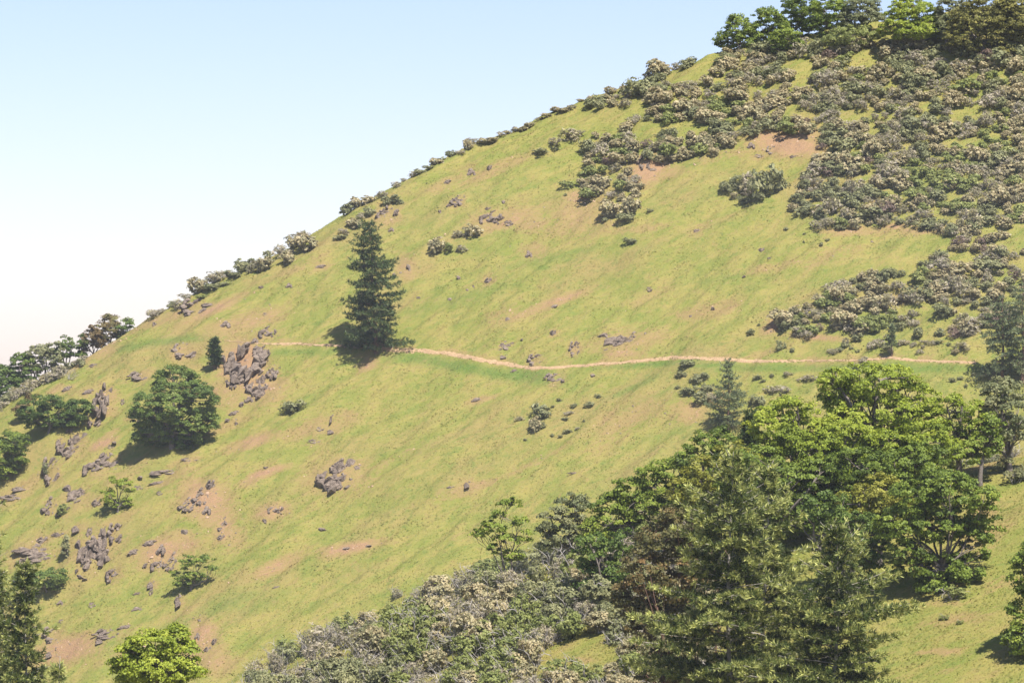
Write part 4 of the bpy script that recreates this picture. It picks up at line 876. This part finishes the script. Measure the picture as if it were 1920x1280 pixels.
for poly, sp, dens in POLY:
    us = [p[0] for p in poly]; vs = [p[1] for p in poly]
    for _ in range(22000):
        u = random.uniform(min(us), max(us)); v = random.uniform(min(vs), max(vs))
        if not inpoly(u, v, poly): continue
        if random.random() > dens: continue
        gap = fbm(np.array([u / 60.]), np.array([v / 24.]), 131, 2)[0]
        if gap > .63 and sp < 30: continue
        if ((u - 1475) / 62) ** 2 + ((v - 276) / 28) ** 2 < 1 and random.random() < .97: continue
        if ((u - 1320) / 26) ** 2 + ((v - 262) / 10) ** 2 < 1: continue
        if ((u - 1215) / 36) ** 2 + ((v - 320) / 18) ** 2 < 1: continue
        s2 = sp * (1 if v > 140 else .92)
        if any(abs(u - a) < s2 and ((u - a) / s2) ** 2 + ((v - b) / (s2 * .62)) ** 2 < 1 for a, b in placed): continue
        placed.append((u, v))
placed = placed[:1200]
for (u, v) in sorted(placed, key=lambda q: q[1]):
    kz = fbm(np.array([u / 45.]), np.array([v / 28.]), 171, 2)[0] + random.uniform(-.22, .22)
    kind = 'D' if kz < .34 else 'G' if kz < .50 else 'C' if kz < .78 else 'N'
    if random.random() < .025: kind = 'B'
    if 1700 < u < 1830 and 320 < v < 380 and random.random() < .6: kind = 'N'
    w = random.uniform(21, 36) * (1.55 if random.random() < .25 else 1)
    if 1560 <= u <= 1820 and v > 630: w *= .6
    h = w * random.uniform(.50, .72)
    put_shrub(u, v + h * .35, w, h, kind)
print('brush shrubs', len(placed))

# ---- shrubs of the near spur: each with foliage and stems
NS = {k: [shrub_variant(900 + i * 7 + ord(k), k, .052, True) for i in range(4)] for k in 'CGDN'}
def near_shrub(u, v, w, h, kind, label=None, y=None):
    p = at1(u, v) if y is None else onground(u, y)
    s = p[1] / F
    fo, st = random.choice(NS[kind])
    root = empty({'C': 'flowering_shrub', 'G': 'twiggy_shrub', 'D': 'evergreen_shrub', 'N': 'leafy_shrub'}[kind], (p[0], p[1], p[2] - .05))
    root.rotation_euler = (0, 0, random.uniform(0, 6.28)); root.scale = (w * s * 1.12, w * s * 1.05, h * s * 1.7)
    link('foliage', fo, root); link('stems', st, root)
    size = 'small' if w < 60 else 'large' if w > 88 else 'mid sized'
    tag(root, label or f'{size} {KL[kind]} on near spur {where(u, v - h * .4)}', 'shrub', 'shrubs of the near spur')
near_shrub(690, 1212, 62, 62, 'D', 'dense dark green bush standing up at the edge of the near spur')
near_shrub(630, 1205, 48, 50, 'G', 'upright grey bush left of the dense dark green bush')
near_shrub(518, 1262, 46, 60, 'G', 'grey bush at the lower left end of the shrub belt')
near_shrub(745, 1120, 34, 26, 'G'); near_shrub(790, 1130, 40, 40, 'G')
near_shrub(1015, 1215, 70, 62, 'G', 'rounded grey bush with dark shade under it beside the grassy clearing')
near_shrub(900, 1215, 90, 62, 'C', 'large cream topped shrub in the middle of the shrub belt')
near_shrub(1900, 905, 46, 34, 'D', 'dark oval bush in the meadow at the right edge'); near_shrub(1888, 880, 26, 14, 'N', 'small green bush above the dark oval one in the meadow'); near_shrub(1925, 900, 40, 36, 'D', 'dark bush cut by the right edge of the meadow')
near_shrub(1770, 1160, 26, 12, 'N', 'little green plant at the foot of the open oak'); near_shrub(1800, 1168, 20, 10, 'N', 'little green plant right of the open oak trunks')
near_shrub(1790, 1120, 66, 30, 'N', 'low green growth beside the open oak trunks')
npl = []
for _ in range(9000):
    u = random.uniform(470, 1330); v = random.uniform(1000, 1350)
    cr = np.interp(u, SN[:, 0], SN[:, 1])
    if v < cr - 4: continue
    if ((u - 1085) / 92) ** 2 + ((v - 1238) / 44) ** 2 < 1: continue
    if u < 500 and v < 1270: continue
    if any(((u - a) / 37) ** 2 + ((v - b) / 20) ** 2 < 1 for a, b in npl): continue
    npl.append((u, v))
for (u, v) in npl:
    kz = fbm(np.array([u / 110.]), np.array([v / 60.]), 191, 2)[0] + random.uniform(-.2, .2)
    kind = 'D' if kz < .42 else 'G' if kz < .56 else 'C' if kz < .66 else 'N'
    w = random.uniform(64, 100)
    near_shrub(u, v, w, w * random.uniform(.55, .78), kind)
for (u, v, w) in ((1750, 905, 50), (1800, 880, 60), (1850, 868, 50), (1690, 915, 60), (1620, 935, 60), (1550, 950, 70), (1480, 965, 70), (1410, 975, 70), (1900, 856, 50), (1600, 1000, 60), (1540, 1030, 60)):
    near_shrub(u, v, w, w * .6, random.choice('GND'))
print('near shrubs', len(npl))

# ---- bare dead shrubs
def dead_shrub(u, v, w, h, label, y=None, seed=0, lean=0, tiers=26):
    rng = np.random.default_rng(7000 + seed)
    p = at1(u, v) if y is None else onground(u, y); s = p[1] / F; W_, H_ = w * s, h * s
    b = Geo()
    for k in range(tiers):
        a = rng.uniform(0, 6.28); e = np.array([math.cos(a) * W_ * .5 + lean * W_, math.sin(a) * W_ * .4, H_ * rng.uniform(.5, 1.05)]) * rng.uniform(.6, 1)
        q = curve((0, 0, -.1), e, rng, .15, 7); tube(b, q, np.linspace(.035, .010, 7) * max(W_ / 2, .6), k=4)
        for w2 in (2, 3, 4, 5):
            for _ in range(2):
                e2 = q[w2] + unit(e * .6 + rng.normal(size=3) * .8) * H_ * rng.uniform(.15, .35)
                tube(b, curve(q[w2], e2, rng, .15, 5), np.linspace(.014, .006, 5) * max(W_ / 2, .6), k=3)
    o = link('dead_shrub', b.mesh('dead_shrub', M['deadwood'], True), None, p)
    tag(o, label, 'dead shrub', 'bare dead shrubs')
dead_shrub(440, 1268, 46, 50, 'bare grey dead bush right of the bright leafy tree', seed=1, y=258)
dead_shrub(475, 1278, 44, 60, 'bare dead bush with thicker pale stems left of the shrub belt', seed=2, y=256)
dead_shrub(605, 1270, 40, 50, 'pale dead stems sticking out of the shrub belt bottom', seed=3, tiers=8)
dead_shrub(560, 1262, 30, 36, 'leaning dead twigs near the lower left of the shrub belt', seed=4, tiers=8, lean=.3)
dead_shrub(1040, 1200, 60, 22, 'fallen tangle of dead branches above the grassy clearing', seed=5, tiers=16)
dead_shrub(1000, 1210, 30, 30, 'dead grey twigs left of the grassy clearing', seed=6, tiers=10)
dead_shrub(130, 712, 26, 26, 'pale dead snag lying on the upper left slope', seed=7, tiers=9, lean=.25)
dead_shrub(820, 1160, 50, 40, 'pale bare branches inside the upper shrub belt', seed=8, tiers=9)

# ------------------------------------------------------------------ haze
bm = bmesh.new(); bmesh.ops.create_cube(bm, size=1.0)
me = bpy.data.meshes.new('haze'); bm.to_mesh(me); bm.free()
hz = link('haze', me); hz.scale = (2600, 1760, 230); hz.location = (0, 630, -118 + 30); hz['kind'] = 'stuff'
tag(hz, 'thin pale summer haze over the valley', 'haze')
hm = bpy.data.materials.new('haze'); hm.use_nodes = True; nt = hm.node_tree; nt.nodes.clear()
out = nt.nodes.new('ShaderNodeOutputMaterial'); pv = nt.nodes.new('ShaderNodeVolumePrincipled')
pv.inputs['Color'].default_value = (.86, .91, 1, 1); pv.inputs['Density'].default_value = .00010; pv.inputs['Anisotropy'].default_value = .0
nt.links.new(pv.outputs[0], out.inputs['Volume']); me.materials.append(hm)

# ------------------------------------------------------------------ light, sky, camera
SUN = Vector((.27, -.38, .885)).normalized()
el = math.asin(SUN.z); az = math.atan2(SUN.x, SUN.y)
W = bpy.data.worlds.new('World'); sc.world = W; W.use_nodes = True
nt = W.node_tree; nt.nodes.clear()
wo = nt.nodes.new('ShaderNodeOutputWorld'); bg = nt.nodes.new('ShaderNodeBackground'); sk = nt.nodes.new('ShaderNodeTexSky')
sk.sky_type = 'NISHITA'; sk.sun_disc = False; sk.sun_elevation = el; sk.sun_rotation = az; sk.altitude = 400; sk.air_density = 1.0; sk.dust_density = .5; sk.ozone_density = 1.6
bg.inputs[1].default_value = .077
tn = nt.nodes.new('ShaderNodeMix'); tn.data_type = 'RGBA'; tn.blend_type = 'MULTIPLY'; tn.inputs[0].default_value = 1; tn.inputs[7].default_value = (1.02, .945, 1.12, 1)
nt.links.new(sk.outputs[0], tn.inputs[6]); nt.links.new(tn.outputs[2], bg.inputs[0]); nt.links.new(bg.outputs[0], wo.inputs[0])
sl = bpy.data.lights.new('sun', 'SUN'); sl.energy = 4.7; sl.angle = rad(.53); sl.color = (1, .95, .87)
so = bpy.data.objects.new('sun', sl); COL.objects.link(so); so.rotation_euler = SUN.to_track_quat('Z', 'Y').to_euler(); so.location = (100, 0, 200)

cam = bpy.data.cameras.new('camera'); co = bpy.data.objects.new('camera', cam); COL.objects.link(co)
cam.sensor_width = 36; cam.lens = 18 / math.tan(rad(8.0)); cam.clip_start = .5; cam.clip_end = 6000
co.location = (0, 0, 0); co.rotation_euler = (math.pi / 2 + math.atan((HOR - 640) / F), 0, 0)
sc.camera = co
sc.view_settings.view_transform = 'Standard'; sc.view_settings.look = 'None'; sc.view_settings.exposure = 1.05; sc.view_settings.gamma = 1
sc.cycles.max_bounces = 6; sc.cycles.transparent_max_bounces = 4; sc.cycles.volume_bounces = 0
